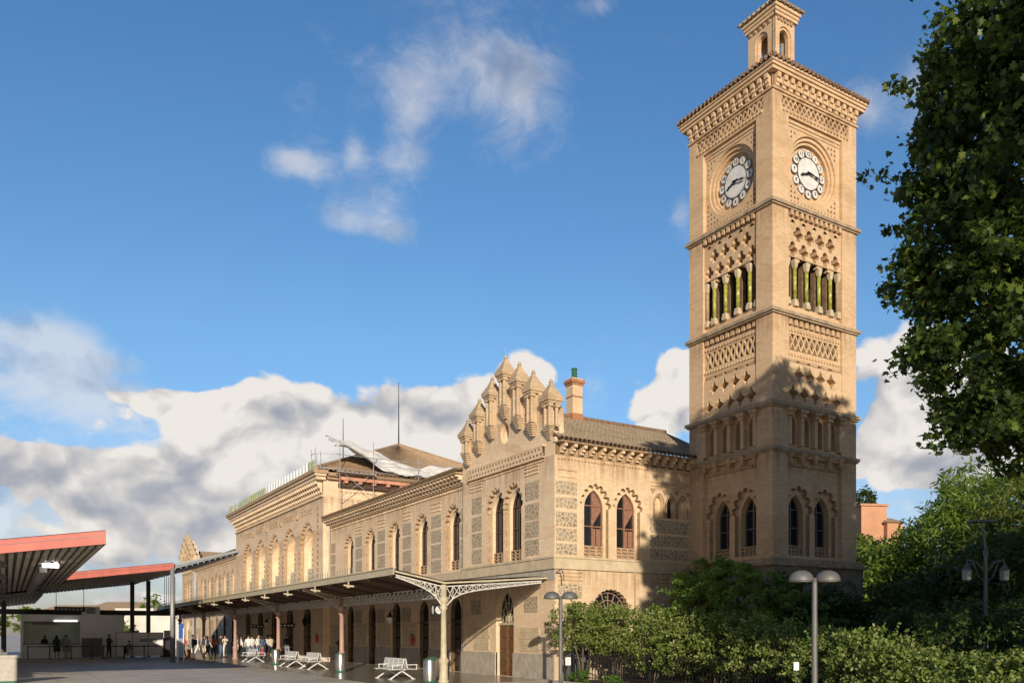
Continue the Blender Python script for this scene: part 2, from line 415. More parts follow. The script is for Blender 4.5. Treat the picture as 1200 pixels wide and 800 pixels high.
# ------------------------------------------------------------------ foliage
T_PLANE = np.array([(0,-.5),(.28,-.42),(.62,-.28),(.36,-.05),(.58,.28),(.24,.2),(0,.62),(-.24,.2),(-.58,.28),(-.36,-.05),(-.62,-.28),(-.28,-.42)])
T_OVAL = np.array([(0,-.55),(.24,-.25),(.28,.08),(0,.58),(-.28,.08),(-.24,-.25)])
T_THIN = np.array([(0,-.65),(.15,-.15),(.13,.25),(0,.65),(-.13,.25),(-.15,-.15)])
def leaves(name, pts, size, tmpl, mat, parent, up=.55, local=False):
    n = len(pts); k = len(tmpl)
    nrm = RNG.normal(size=(n,3)); nrm[:,2] = np.abs(nrm[:,2]) + up; nrm /= np.linalg.norm(nrm, axis=1)[:,None]
    t = RNG.normal(size=(n,3)); t -= nrm*np.sum(t*nrm, axis=1)[:,None]; t /= np.linalg.norm(t, axis=1)[:,None]
    b = np.cross(nrm, t)
    sz = size*RNG.uniform(.6, 1.25, n)
    curl = -np.abs(tmpl[:,0])*.35
    V = pts[:,None,:] + sz[:,None,None]*(t[:,None,:]*tmpl[None,:,0:1] + b[:,None,:]*tmpl[None,:,1:2] + nrm[:,None,:]*curl[None,:,None])
    me = bpy.data.meshes.new(name)
    me.vertices.add(n*k); me.vertices.foreach_set('co', V.reshape(-1).astype(np.float32))
    me.loops.add(n*k); me.loops.foreach_set('vertex_index', np.arange(n*k, dtype=np.int32))
    me.polygons.add(n); me.polygons.foreach_set('loop_start', np.arange(0, n*k, k, dtype=np.int32))
    me.materials.append(M[mat]); me.update(calc_edges=True)
    return link(name, me, parent, local)
def crown_pts(blobs, leaf_n, clump_r, per=60, shell=.55, droop=0):
    """blobs: (centre, radii); leaves gathered in clumps that sit mostly towards the outside"""
    vol = np.array([r[0]*r[1]*r[2] for c, r in blobs])**(2/3); vol = vol/vol.sum()
    out = []; cl = []
    for (c, r), f in zip(blobs, vol):
        nc = max(3, int(leaf_n*f/per))
        d = RNG.normal(size=(nc,3)); d /= np.linalg.norm(d, axis=1)[:,None]
        rad = (shell + (1-shell)*RNG.random(nc)**.6)*(1+.14*np.sin(d[:,0]*5+c[0])+.12*np.sin(d[:,2]*6+d[:,1]*4+c[1]))
        ctr = np.array(c) + d*rad[:,None]*np.array(r)
        cl.append(ctr)
        for q in ctr:
            s = clump_r*RNG.uniform(.5, 1.35); m = int(per*RNG.uniform(.5, 1.4))
            g = np.clip(RNG.normal(size=(m,3)), -1.7, 1.7)*np.array([s, s, s*.6])*.6
            g[:,2] -= droop*(g[:,0]**2+g[:,1]**2)
            out.append(q+g)
    return np.concatenate(out), np.concatenate(cl)
def limbs(mb, base, top, r0, clumps, n=14, spread=.5):
    base = Vector(base); top = Vector(top)
    tr = [base.lerp(top, t) + Vector((math.sin(t*5+base.x)*.12*t*(top-base).length*.2, math.cos(t*4)*.1*t*(top-base).length*.15, 0)) for t in (0,.1,.3,.5,.7,.85,1)]
    mb.tube(tr, [r0*1.35, r0*1.05, r0*.9, r0*.75, r0*.55, r0*.38, r0*.15], 9)
    idx = RNG.choice(len(clumps), min(n, len(clumps)), replace=False)
    for i in idx:
        e = Vector(clumps[i]); t = random.uniform(.35, .85)
        s = tr[0].lerp(tr[-1], t); k = min(5, int(t*6)); s = tr[k].lerp(tr[k+1], t*6-k) if t*6-k <= 1 else s
        mid = s.lerp(e, .5) + Vector((0,0,(e-s).length*.08))
        mb.tube([s, s.lerp(mid,.6), mid, e], [r0*.42*(1-t*.5), r0*.3*(1-t*.5), r0*.2*(1-t*.4), r0*.05], 6)
def tree(name, label, cat, base, top, r0, blobs, n, clump, size, tmpl, mat, group=None, per=60, shell=.55, nl=14, up=.55, droop=0):
    root = thing(name, label, cat, base, 0, group)
    pts, cl = crown_pts(blobs, n, clump, per, shell, droop)
    leaves('crown', pts, size, tmpl, mat, root, up)
    mb = MB(); limbs(mb, base, top, r0, cl, nl); mb.build('trunk', 'bark', root, True)
    return root

# ------------------------------------------------------------------ camera frame (photo measured): cam at CAM, forward/right on the plan
CAM = Vector((-18.1674, -29.3132, 1.9)); YAW = R(33.4807)
FW = Vector((math.sin(YAW), math.cos(YAW), 0)); RT = Vector((math.cos(YAW), -math.sin(YAW), 0))
def site(right, fwd, z=0): q = CAM + RT*right + FW*fwd; return Vector((q.x, q.y, z))   # a plan position on the site
cam = bpy.data.cameras.new('camera'); co = bpy.data.objects.new('camera', cam); COL.objects.link(co)
co.location = CAM; co.rotation_euler = (R(90), 0, -YAW)
cam.sensor_width = 36; cam.lens = 1016/1200*36; cam.shift_x = -80/1200; cam.shift_y = 341/1200
cam.clip_start = .1; cam.clip_end = 4000
S.camera = co

# ------------------------------------------------------------------ light and sky
ELEV = R(14.5); SUNDIR = Vector((-.43*math.cos(ELEV), -.9028*math.cos(ELEV), math.sin(ELEV)))
sl = bpy.data.lights.new('sun', 'SUN'); sl.energy = 5.0; sl.angle = R(.53); sl.color = (1, .875, .71)
so = bpy.data.objects.new('sun', sl); COL.objects.link(so); so.location = (-30, -60, 40)
so.rotation_euler = (-SUNDIR).to_track_quat('-Z', 'Y').to_euler()
W = bpy.data.worlds.new('World'); S.world = W; W.use_nodes = True
def world():
    t = NT(W.node_tree)
    for n in list(t.n): t.n.remove(n)
    out = t.new('ShaderNodeOutputWorld')
    sky = t.new('ShaderNodeTexSky', sky_type='NISHITA'); sky.sun_disc = False
    sky.sun_elevation = ELEV; sky.sun_rotation = math.atan2(SUNDIR.x, SUNDIR.y) % (2*PI)
    sky.air_density = 1.0; sky.dust_density = .6; sky.ozone_density = 1.6
    D = t.new('ShaderNodeTexCoord').outputs['Generated']
    rr = t.vmath('DOT_PRODUCT', D, tuple(RT), out=1); ff = t.vmath('DOT_PRODUCT', D, tuple(FW), out=1)
    sp = t.new('ShaderNodeSeparateXYZ'); t.put(sp.inputs[0], D)
    az = t.math('MULTIPLY', t.math('ARCTAN2', rr, ff), 180/PI)
    el = t.math('MULTIPLY', t.math('ARCSINE', sp.outputs[2]), 180/PI)
    cb = t.new('ShaderNodeCombineXYZ'); t.put(cb.inputs[0], az); t.put(cb.inputs[1], el)
    A = cb.outputs[0]                         # azimuth / elevation in degrees on the dome
    def ae(px, py):
        a = math.atan((px-680)/1016); e = math.atan((741-py)/1016*math.cos(a)); return math.degrees(a), math.degrees(e)
    def gauss(lst):
        tot = None
        for px, py, rx, ry, wgt in lst:
            a, e = ae(px, py); ra = math.degrees(rx/1016)*math.cos(R(a))**2; re = math.degrees(ry/1016)*math.cos(R(e))**2
            v = t.vmath('MULTIPLY_ADD', A, (1/ra, 1/re, 0), (-a/ra, -e/re, 0))
            d = t.vmath('DOT_PRODUCT', v, v, out=1)
            g = t.math('MULTIPLY', t.math('EXPONENT', t.math('MULTIPLY', d, -1)), wgt)
            tot = g if tot is None else t.math('ADD', tot, g)
        return tot
    stretch = t.vmath('MULTIPLY', D, (1, 1, 1.25))
    warp = t.vmath('MULTIPLY', t.vmath('SUBTRACT', t.noise(stretch, 5, 4, out=1), (.5, .5, .5)), (.13, .13, .13))
    stretch = t.vmath('ADD', stretch, warp)
    def puff(p, sc):
        v = t.new('ShaderNodeTexVoronoi', feature='F1'); v.inputs['Scale'].default_value = sc
        t.put(v.inputs['Vector'], p); return t.math('SUBTRACT', .45, v.outputs['Distance'])
    def field(off):
        p = t.vmath('ADD', stretch, off)
        f = t.math('MULTIPLY', t.math('SUBTRACT', t.noise(p, 7.5, 9, .56), .5), 1.25)
        f = t.math('MULTIPLY_ADD', puff(p, 13), .50, f)
        return t.math('MULTIPLY_ADD', puff(p, 31), .26, f)
    n0 = field((0, 0, 0)); n1 = field(tuple(SUNDIR*.008 + Vector((0, 0, .026))))
    cum = gauss([(420,500,140,50,.92),(285,478,60,26,.45),(560,480,80,42,.66),(630,430,45,30,.4),(330,545,170,48,.75),(85,548,105,24,.85),(10,548,80,26,.55),
                 (60,605,240,36,.55),(260,610,140,35,.5),(150,705,260,14,.5),(45,400,60,20,.42),(200,470,90,16,.42),(60,490,90,14,.3),(800,425,45,30,.8),(775,478,55,40,.85),(1075,465,70,75,.95),
                 (1040,535,150,38,.9),(1180,500,90,80,.8),(560,540,120,40,.5),(110,655,230,22,.42),(500,600,200,40,.35),(160,470,90,24,.42),
                 (408,258,20,10,.40)])
    thin = gauss([(60,402,85,26,1.0),(120,425,50,12,.6),(545,60,100,110,.52),(480,130,50,70,.38),(600,110,45,75,.45),(365,115,45,40,.4),(350,175,45,30,.3),(480,190,40,20,.4),(700,6,34,16,.5),(800,250,16,30,.5),(110,470,120,30,.45),(60,490,140,40,.4),
                  (120,630,330,62,1.35),(480,650,200,50,.9),(230,570,200,30,.5),(405,260,30,18,.6),(415,178,14,22,.55),(345,190,42,18,.6),(460,270,26,18,.6),(1010,128,34,34,.6),(1080,100,30,44,.6),(900,560,300,60,.4),(1160,620,120,60,.5),(90,455,120,20,.35)])
    far = t.math('MULTIPLY', t.sstep(t.math('ABSOLUTE', az), 46, 75), .08)       # scattered clouds around the rest of the dome
    dens = t.sstep(t.math('ADD', t.math('ADD', cum, far), n0), .37, .51)
    wsp = t.noise(t.vmath('MULTIPLY', stretch, (1, 1, 1.3)), 6.5, 12, .66)
    thn = t.math('MULTIPLY', t.sstep(t.math('MULTIPLY_ADD', t.math('SUBTRACT', wsp, .5), 2.2, thin), .18, 1.0), .55)
    alpha = t.math('MAXIMUM', t.math('MULTIPLY', dens, .97), thn, clamp=True)
    alpha = t.math('MULTIPLY', alpha, t.sstep(el, -1, 2))
    grey = gauss([(500,562,190,30,.62),(350,582,170,26,.5),(230,535,60,25,.2),(60,578,150,22,.55),(160,590,140,26,.6),(620,520,90,30,.5),(1050,545,140,24,.75),(790,505,60,16,.55),
                  (1000,495,60,20,.3),(60,412,70,10,.35),(540,60,100,110,.35),(150,610,330,50,.55),(140,690,300,30,.6),(450,650,200,40,.5),(480,500,70,14,.35),(1160,560,100,24,.5),(130,520,80,9,.2)])
    emb = t.math('MULTIPLY', t.math('SUBTRACT', n0, n1), 1.9)
    grey = t.math('MULTIPLY', grey, t.math('MULTIPLY_ADD', n0, 1.1, 1.15))
    lum = t.math('SUBTRACT', t.math('ADD', .92, emb), t.math('MULTIPLY', grey, .34))
    lum = t.math('MAXIMUM', t.math('MINIMUM', lum, 1.0), .0)
    ccol = t.ramp(lum, [(0, (.30, .325, .39)), (.35, (.42, .43, .475)), (.65, (.63, .605, .59)), (.95, (.87, .82, .765))])
    hs = t.new('ShaderNodeHueSaturation'); hs.inputs['Saturation'].default_value = 1.2; t.put(hs.inputs['Color'], sky.outputs[0])
    sky_dim = t.sstep(t.math('ABSOLUTE', az), 60, 150)  # dims the unseen sky behind the view to weaken fill on shaded walls
    tint = t.mix(1, t.mix(sky_dim, hs.outputs[0], t.mix(1, hs.outputs[0], (.40, .40, .42), 'MULTIPLY')), t.ramp(t.math('DIVIDE', el, 40), [(0, (.48, .47, .74)), (.10, (.58, .62, .88)), (.22, (.74, .80, .98)), (.45, (.90, .99, 1.08)), (1, (.80, .96, 1.12))]), 'MULTIPLY')
    b1 = t.new('ShaderNodeBackground'); t.put(b1.inputs[0], tint); b1.inputs[1].default_value = .15
    b2 = t.new('ShaderNodeBackground'); t.put(b2.inputs[0], ccol); b2.inputs[1].default_value = 1.0
    mx = t.new('ShaderNodeMixShader'); t.put(mx.inputs[0], alpha); t.l.new(b1.outputs[0], mx.inputs[1]); t.l.new(b2.outputs[0], mx.inputs[2])
    t.l.new(mx.outputs[0], out.inputs[0])
world()
S.view_settings.view_transform = 'Standard'; S.view_settings.look = 'None'; S.view_settings.exposure = 0; S.view_settings.gamma = 1
S.cycles.max_bounces = 6; S.cycles.transparent_max_bounces = 4

# ------------------------------------------------------------------ ground
mb = MB(); mb.add([(-700,-300,0),(700,-300,0),(700,1200,0),(-700,1200,0)], [(0,1,2,3)]); struct(mb.build('ground', 'ground'))
mb = MB(); mb.box(-6.75, .3, .2, 90, -.1, .006); struct(mb.build('platform_floor', 'polish'))
mb = MB(); mb.add([(-.9,-.25,.012),(6.7,-.25,.012),(60,-.25,.012),(60,-60,.012),(-1.6,-60,.012),(-1.6,-13,.012)], [(0,5,4,3,2,1)]); struct(mb.build('garden_soil', 'soil'))
mb = MB()                                    # low kerb round the garden bed
mb.bar((-.9,-.32,.06), (-1.6,-13,.06), .12, .12); struct(mb.build('garden_kerb', 'plinth'))
mb = MB()                                    # terrain behind, a low hill to the far right
N = 24
for i in range(N+1):
    for j in range(9):
        a = R(-10 + 75*i/N) ; d = 115 + j*45
        q = site(math.sin(a)*d, math.cos(a)*d)
        h = max(0, 16*math.exp(-((math.degrees(a)-27)/13)**2)*min(1, j/3) + (1.5*math.sin(i*1.3+j) if j else 0)) - (.4 if j == 0 else 0)
        mb.v.append((q.x, q.y, h))
for i in range(N):
    for j in range(8):
        a = i*9+j; mb.f.append((a, a+9, a+10, a+1)); mb.m.append(0)
struct(mb.build('hill', 'hill', None, True))

# ------------------------------------------------------------------ station building
B = thing('station_building', 'long sandy brick station building with horseshoe windows, stepped gable with pinnacles and tiled roofs', 'station', (0, 0, 0))
XW, XH = .17, -.30                           # wing and hall planes against the gable plane x = 0
FG = Fr((0,0,0), (0,1,0), (-1,0,0)); FWi = Fr((XW,0,0), (0,1,0), (-1,0,0)); FH = Fr((XH,0,0), (0,1,0), (-1,0,0))
FS = Fr((0,0,0), (1,0,0), (0,-1,0))
YG, YW, YH2, YW2, YE = 8.3, 29.3, 56.0, 79.5, 88.0

def glazing(fr, loop, uc, a, z0, z1, w, nm='window', frame='redwood', rows=3, parent=None):
    """a window: frame bars as the part, its glass as a sub-part"""
    mb = MB(); t = .05
    n = len(loop)
    for i in range(n):
        p, q = loop[i], loop[(i+1) % n]
        if math.dist(p, q) > .01: mb.bar(fr.p(p[0], p[1], w), fr.p(q[0], q[1], w), .07, .09)
    fbox(mb, fr, uc-.03, uc+.03, z0, z1-.02, w-.03, w+.03)
    for k in range(1, rows): fbox(mb, fr, uc-a, uc+a, z0+(z1-z0)*.72*k/(rows-1)-.025, z0+(z1-z0)*.72*k/(rows-1)+.025, w-.026, w+.026)
    f = mb.build(nm, frame, parent or B)
    g = MB(); fill(g, fr, loop, w-.04); g.build('glass', 'glass', f)
    return f
def balustrade(mb, fr, u0, u1, z0, z1, w, nu, nz):
    for k in range(nz+1): fbox(mb, fr, u0, u1, z0+(z1-z0)*k/nz-.03, z0+(z1-z0)*k/nz+.03, w-.07, w)
    for i in range(nu+1):
        c = u0+(u1-u0)*i/nu; fbox(mb, fr, c-.05, c+.05, z0, z1, w-.06, w-.004)
def upper_window(mb, hol, fr, uc, a, z0, zs, h, frame='redwood', depth=.44, shutters=False):
    """lobed outer recess, pointed inner opening with deep jambs, balustrade at the foot"""
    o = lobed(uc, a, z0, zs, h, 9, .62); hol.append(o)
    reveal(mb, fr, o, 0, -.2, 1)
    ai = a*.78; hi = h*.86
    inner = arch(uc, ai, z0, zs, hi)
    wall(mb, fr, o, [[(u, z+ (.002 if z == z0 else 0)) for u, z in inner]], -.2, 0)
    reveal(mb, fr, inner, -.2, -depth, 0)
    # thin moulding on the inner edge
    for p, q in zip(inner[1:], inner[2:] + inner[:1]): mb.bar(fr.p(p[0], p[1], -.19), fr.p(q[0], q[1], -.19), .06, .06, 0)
    glazing(fr, [(u, z+.45 if z == z0 else z) for u, z in inner], uc, ai, z0+.45, zs+hi, -depth+.07, frame=frame)
    if shutters:
        q_ = MB(); fill(q_, fr, [(uc-.04, 6.2)] + [(uc-.04+(u-uc+.04)*1.0, z) for u, z in inner if z > 6.2 and u >= uc-.04][::1] + [(uc-.04, zs+hi-.02)], -depth+.05)
        for k in (0, 1): fbox(q_, fr, uc-.02+k*ai*.5, uc-.06+(k+1)*ai*.5-.0, 5.5, 6.2, -depth+.045, -depth+.06)
        q_.build('shutter', 'redwood', B)
    b = MB(); fbox(b, fr, uc-ai, uc+ai, z0, z0+.5, -depth+.02, -depth+.06); balustrade(b, fr, uc-ai+.003, uc+ai-.003, z0+.03, z0+.47, -.22, 3, 3); b.build('balustrade', 'brick_dark', B)
def rubble_column(fr, u0, u1, rows):
    mb = MB()
    for z0, z1 in rows: fbox(mb, fr, u0, u1, z0, z1, -.05, .012)
    mb.build('stone_panel', 'rubble', B)
def dash_rows(mb, fr, u0, u1, zs, mi=0):
    for z in zs:
        n = max(3, int((u1-u0)/.14)); st = (u1-u0)/n
        for i in range(n): fbox(mb, fr, u0+st*(i+.15), u0+st*(i+.85), z, z+.06, -.01, .05, mi)
def ground_door(mb, hol, fr, uc, a, z1, h, depth=.7, opened=False):
    o = arch(uc, a, .02, z1-h, h); hol.append(o); reveal(mb, fr, o, 0, -depth, 2 if opened else 0)
    if opened:
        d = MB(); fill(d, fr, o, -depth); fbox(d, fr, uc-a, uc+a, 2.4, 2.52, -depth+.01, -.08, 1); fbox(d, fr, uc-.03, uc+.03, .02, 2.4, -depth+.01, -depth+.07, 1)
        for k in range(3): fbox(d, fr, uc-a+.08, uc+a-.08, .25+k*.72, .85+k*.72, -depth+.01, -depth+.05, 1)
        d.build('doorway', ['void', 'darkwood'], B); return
    d = MB()
    fbox(d, fr, uc-a, uc+a, .0, 2.25, -depth+.02, -depth+.1)
    for s_ in (-1, 1):
        for k in range(4): fbox(d, fr, uc+s_*a*.5-a*.36, uc+s_*a*.5+a*.36, .15+k*.52, .55+k*.52, -depth+.1, -depth+.14)
    fbox(d, fr, uc-.02, uc+.02, .0, 2.25, -depth+.1, -depth+.15)
    dd = d.build('door', 'wood', B)
    g = MB(); fill(g, fr, o, -depth); g.build('glass', 'glass', dd)
    f = MB()
    for i in range(7): 
        t = PI*i/6; f.bar(fr.p(uc, 2.3, -depth+.06), fr.p(uc+a*.92*math.cos(t), 2.3+(z1-2.4)*math.sin(t), -depth+.06), .03, .03)
    for rr_ in (.35, .7):
        pts = [fr.p(uc+a*rr_*math.cos(PI*i/10), 2.3+(z1-2.4)*rr_*math.sin(PI*i/10), -depth+.07) for i in range(11)]
        f.tube(pts, .018, 5)
    fbox(f, fr, uc-a, uc+a, 2.24, 2.34, -depth+.02, -depth+.16)
    f.build('fanlight_grille', 'cream_iron', dd)

# --- gable block facade
def gable_block(y0, mirror, detail=True):
    fr = Fr((0,y0,0), (0,1,0), (-1,0,0)); L = 8.3
    mb = MB(); hol = []
    for uc in (3.42, 5.02): upper_window(mb, hol, fr, uc, .74, 4.98, 7.25, 1.0, 'darkwood')
    ground_door(mb, hol, fr, 4.15, .8, 3.72, .95, .28)
    # gable outline above the lattice band
    prof = [(0,9.55),(L,9.55)]
    wall(mb, fr, [(0,0),(L,0),(L,9.5),(0,9.5)], hol)
    cells(mb, fr, .75, 7.6, 9.02, 9.44, 24, 2, DIAM, .12, .004, True, 0, 1); fill(mb, fr, rect(.75, 7.6, 9.02, 9.44), .006, 2); fbox(mb, fr, .7, 7.65, 9.44, 9.5, -.01, .14); fbox(mb, fr, .7, 7.65, 8.98, 9.02, -.01, .14)  # dark fill behind the lattice holes is painted shade
    dash_rows(mb, fr, .7, 7.6, (8.86,))
    for u0, u1 in ((1.2, 2.35), (6.3, 7.45)): dash_rows(mb, fr, u0, u1, (8.45, 8.6, 8.75))
    pin = ((.36,12.08,9.62),(1.55,12.72,9.98),(2.72,13.36,10.5),(3.92,13.96,11.2),(5.18,13.34,10.55),(6.42,12.66,10.1),(7.62,11.98,9.75))
    up = [(-.02,9.5),(L,9.5),(L,10.0),(7.95,10.6)]
    for yc, zt, zc in reversed(pin): up += [(min(L-.02, yc+.33), zt-1.0), (yc-.33 if yc > .6 else yc+.1, zt-1.0)]
    up += [(.4, 9.72), (-.02, 9.7)]
    if mirror: up = [(L-y_, z_) for y_, z_ in reversed(up)]
    oval = [(4.15+.38*math.cos(2*PI*i/24), 10.62+.48*math.sin(2*PI*i/24)) for i in range(24)]
    wall(mb, fr, up, [oval], .0); reveal(mb, fr, oval, 0, -.4, 0); fill(mb, fr, oval, -.4, 0)
    n = len(up); reveal(mb, fr, up, 0, -.7, 0); wall(mb, fr, up, (), -.7)
    mb.build('gable_wall', ['brick_face', 'brick_dark', 'recess_shade'], B)
    for u0, u1 in ((1.2, 2.35), (6.3, 7.35)):
        rubble_column(fr, u0, u1, [(5.1,5.75),(5.85,6.5),(6.6,7.25),(7.4,8.15)])
        rubble_column(fr, u0+.1, u1+.1, [(2.75,3.4)])
    mb = MB()
    for u0, u1 in ((1.2, 2.75), (5.6, 7.1)):
        for k in range(4): fbox(mb, fr, u0, u1, 1.12+k*.26, 1.34+k*.26, -.02, .03)
        fbox(mb, fr, u0-.15, u1+.15, 1.66, 1.82, -.02, .028)
    fbox(mb, fr, -.09, L+.0, 4.45, 4.9, -.1, .09); fbox(mb, fr, -.12, L+.0, 4.88, 4.97, -.1, .13)
    mb.build('string_course', 'trim', B)
    mb = MB(); fbox(mb, fr, -.05, 3.35, 0, 1.04, -.06, .06); mb.build('plinth', 'plinth', B); mb = MB(); fbox(mb, fr, 4.95, L, 0, 1.04, -.06, .06); mb.build('plinth', 'plinth', B)
    mb = MB(); fbox(mb, fr, -.012, L-.01, 4.0, 4.44, -.05, .02); mb.build('frieze_band', 'plinth', B)
    # pinnacles: shaft on a stepped corbel, small cornice, pyramid cap
    for yc, zt, zc in pin:
        if mirror: yc = L - yc
        p = MB(); x = -.07; wd = .275
        cx = x + (.12 if yc < .6 else 0)
        for k in range(6):
            q = wd*(.3+.62*(k+1)/6); p.box(cx-q, .05, y0+yc-q, y0+yc+q, zc+k*.085, zc+k*.085+.062)
        zb = zc+.52; zs_ = zt-1.0
        p.box(cx-wd*.6, .05, y0+yc-wd*.6, y0+yc+wd*.6, zb, zs_)
        for sx in (-1, 1):
            for sy in (-1, 1):
                if sx > 0 and yc > .6: continue
                p.tube([(cx+sx*wd*.6, y0+yc+sy*wd*.6, zb), (cx+sx*wd*.6, y0+yc+sy*wd*.6, zs_-.15)], .075, 7)
                p.box(cx+sx*wd*.6-.11, cx+sx*wd*.6+.11, y0+yc+sy*wd*.6-.11, y0+yc+sy*wd*.6+.11, zs_-.15, zs_-.02)
                p.box(cx+sx*wd*.6-.105, cx+sx*wd*.6+.105, y0+yc+sy*wd*.6-.105, y0+yc+sy*wd*.6+.105, zb, zb+.1)
        p.box(cx-wd*1.12, cx+wd*1.12, y0+yc-wd*1.12, y0+yc+wd*1.12, zs_-.02, zs_+.07)
        p.box(cx-wd*1.32, cx+wd*1.32, y0+yc-wd*1.32, y0+yc+wd*1.32, zs_+.07, zs_+.17)
        for k in range(7):
            e = wd*1.22*(1-k/7)**1.22+.035; p.box(cx-e, cx+e, y0+yc-e, y0+yc+e, zs_+.17+k*.095, zs_+.17+(k+1)*.095+.002)
        p.lathe((cx, y0+yc, zt-.18), [(.03,0),(.09,.05),(.07,.13),(.0,.2)], 8)
        if abs(zt-13.96) < .01: p.tube([(cx,y0+yc,zt),(cx,y0+yc,zt+.35)], .012, 5)
        p.build('pinnacle', 'pinstone', B)
gable_block(0, False)
gable_block(YW2, True)

# --- side wall of the near gable block
mb = MB(); hol = []
for uc in (1.98, 3.62): upper_window(mb, hol, FS, uc, .64, 4.98, 7.0, .92, depth=.36, shutters=True)
fan = lobed(2.75, .9, .3, 2.75, .9, 13, .3)
hol.append(fan); reveal(mb, FS, fan, 0, -.3, 1)
f = MB(); fill(f, FS, fan, -.28); fo = f.build('arched_window', 'glass', B)
f = MB()
for i in range(9):
    t = PI*i/8; f.bar(FS.p(2.75, 2.6, -.24), FS.p(2.75+.85*math.cos(t), 2.6+.95*math.sin(t), -.24), .03)
for rr_ in (.3, .6, .88): f.tube([FS.p(2.75+rr_*math.cos(PI*i/14), 2.6+rr_*1.1*math.sin(PI*i/14), -.24) for i in range(15)], .018, 5)
for k in range(5): fbox(f, FS, 1.9, 3.6, .5+k*.5, .54+k*.5, -.25, -.22)
f.build('window_grille', 'rose_iron', fo)
for i in range(3):
    uc = 5.28+.66*i; z0 = 6.86
    o = arch(uc, .21, z0, 7.45, .36); hol.append(o); reveal(mb, FS, o, 0, -.28, 0)
    if i == 1:
        g = MB(); fill(g, FS, o, -.26); g.build('glass', 'glass', B)
    else: fill(mb, FS, o, -.2)
wall(mb, FS, [(0,0),(7.02,0),(7.02,9.5),(0,9.5)], hol)
for i in range(3):
    uc = 5.28+.66*i
    for p, q in zip(pcurve(uc, .27, 7.45, .44), pcurve(uc, .27, 7.45, .44)[1:]): mb.bar(FS.p(p[0], p[1], .01), FS.p(q[0], q[1], .01), .07, .07, 1)
    fbox(mb, FS, uc-.32, uc-.24, 6.88, 7.45, -.01, .045, 1); fbox(mb, FS, uc+.24, uc+.32, 6.88, 7.45, -.01, .044, 1)
for u in (4.95, 5.61, 6.27, 6.92): 
    mb.add([FS.p(u-.13, 8.08, .05), FS.p(u+.13, 8.08, .05), FS.p(u, 7.86, .05), FS.p(u-.13, 8.08, -.01), FS.p(u+.13, 8.08, -.01), FS.p(u, 7.86, -.01)], [(0,1,2),(0,3,4,1),(1,4,5,2),(2,5,3,0)], 1)
dash_rows(mb, FS, 4.8, 6.95, (8.2, 8.34))
dash_rows(mb, FS, .15, 1.05, (8.12, 8.4))
dentils(mb, FS, .1, 7.0, 8.84, 8.93, -.01, .06, .16, .55, 1)
# corbels under the eave
fbox(mb, FS, .02, 7.0, 9.0, 9.44, -.05, .006, 2)  # dark backing paints the shade between the corbels
for i in range(15):
    u = .3+.47*i
    fbox(mb, FS, u-.07, u+.07, 9.3, 9.44, -.02, .40, 0); fbox(mb, FS, u-.07, u+.07, 9.18, 9.3, -.02, .26, 0); fbox(mb, FS, u-.07, u+.07, 9.08, 9.18, -.02, .13, 0)
    if i < 14: fbox(mb, FS, u+.14, u+.33, 9.0, 9.26, -.02, .03, 1)
fbox(mb, FS, .0, 7.3, 9.44, 9.50, -.1, .46, 1)
for k in range(2): 
    for uu in (1.98, 3.62): pass
dash_rows(mb, FS, .15, 1.3, (4.0, 4.15, 4.3)); dash_rows(mb, FS, 4.9, 6.9, (3.9, 4.05, 4.2))
mb.build('side_wall', ['brick', 'brick_dark', 'recess_shade'], B)
rubble_column(FS, .06, 1.05, [(7.44,7.96),(6.9,7.32),(6.16,6.74),(5.58,6.08),(5.03,5.47)])
rubble_column(FS, 4.8, 6.95, [(6.2,6.76),(5.62,6.1),(5.06,5.5)])
rubble_column(FS, .15, 1.3, [(3.3,3.85),(2.6,3.1)])
mb = MB(); fbox(mb, FS, -.088, 7.05, 4.45, 4.9, -.1, .088); fbox(mb, FS, -.118, 7.05, 4.881, 4.968, -.1, .128); mb.build('string_course', 'trim', B)
mb = MB(); fbox(mb, FS, -.048, 7.0, 0, 1.04, -.06, .058); mb.build('plinth', 'trim', B)
mb = MB(); mb.tube([(3.98,-.03,4.4),(3.98,-.03,.1)], .028, 7); mb.build('drainpipe', 'brick_dark', B)
mb = MB(); mb.tube([(.02,-.1,4.3),(.02,-.5,4.42),(.02,-.62,4.2),(.02,-.62,3.95)], .025, 6); mb.build('wall_bracket', 'steel_pole', B)

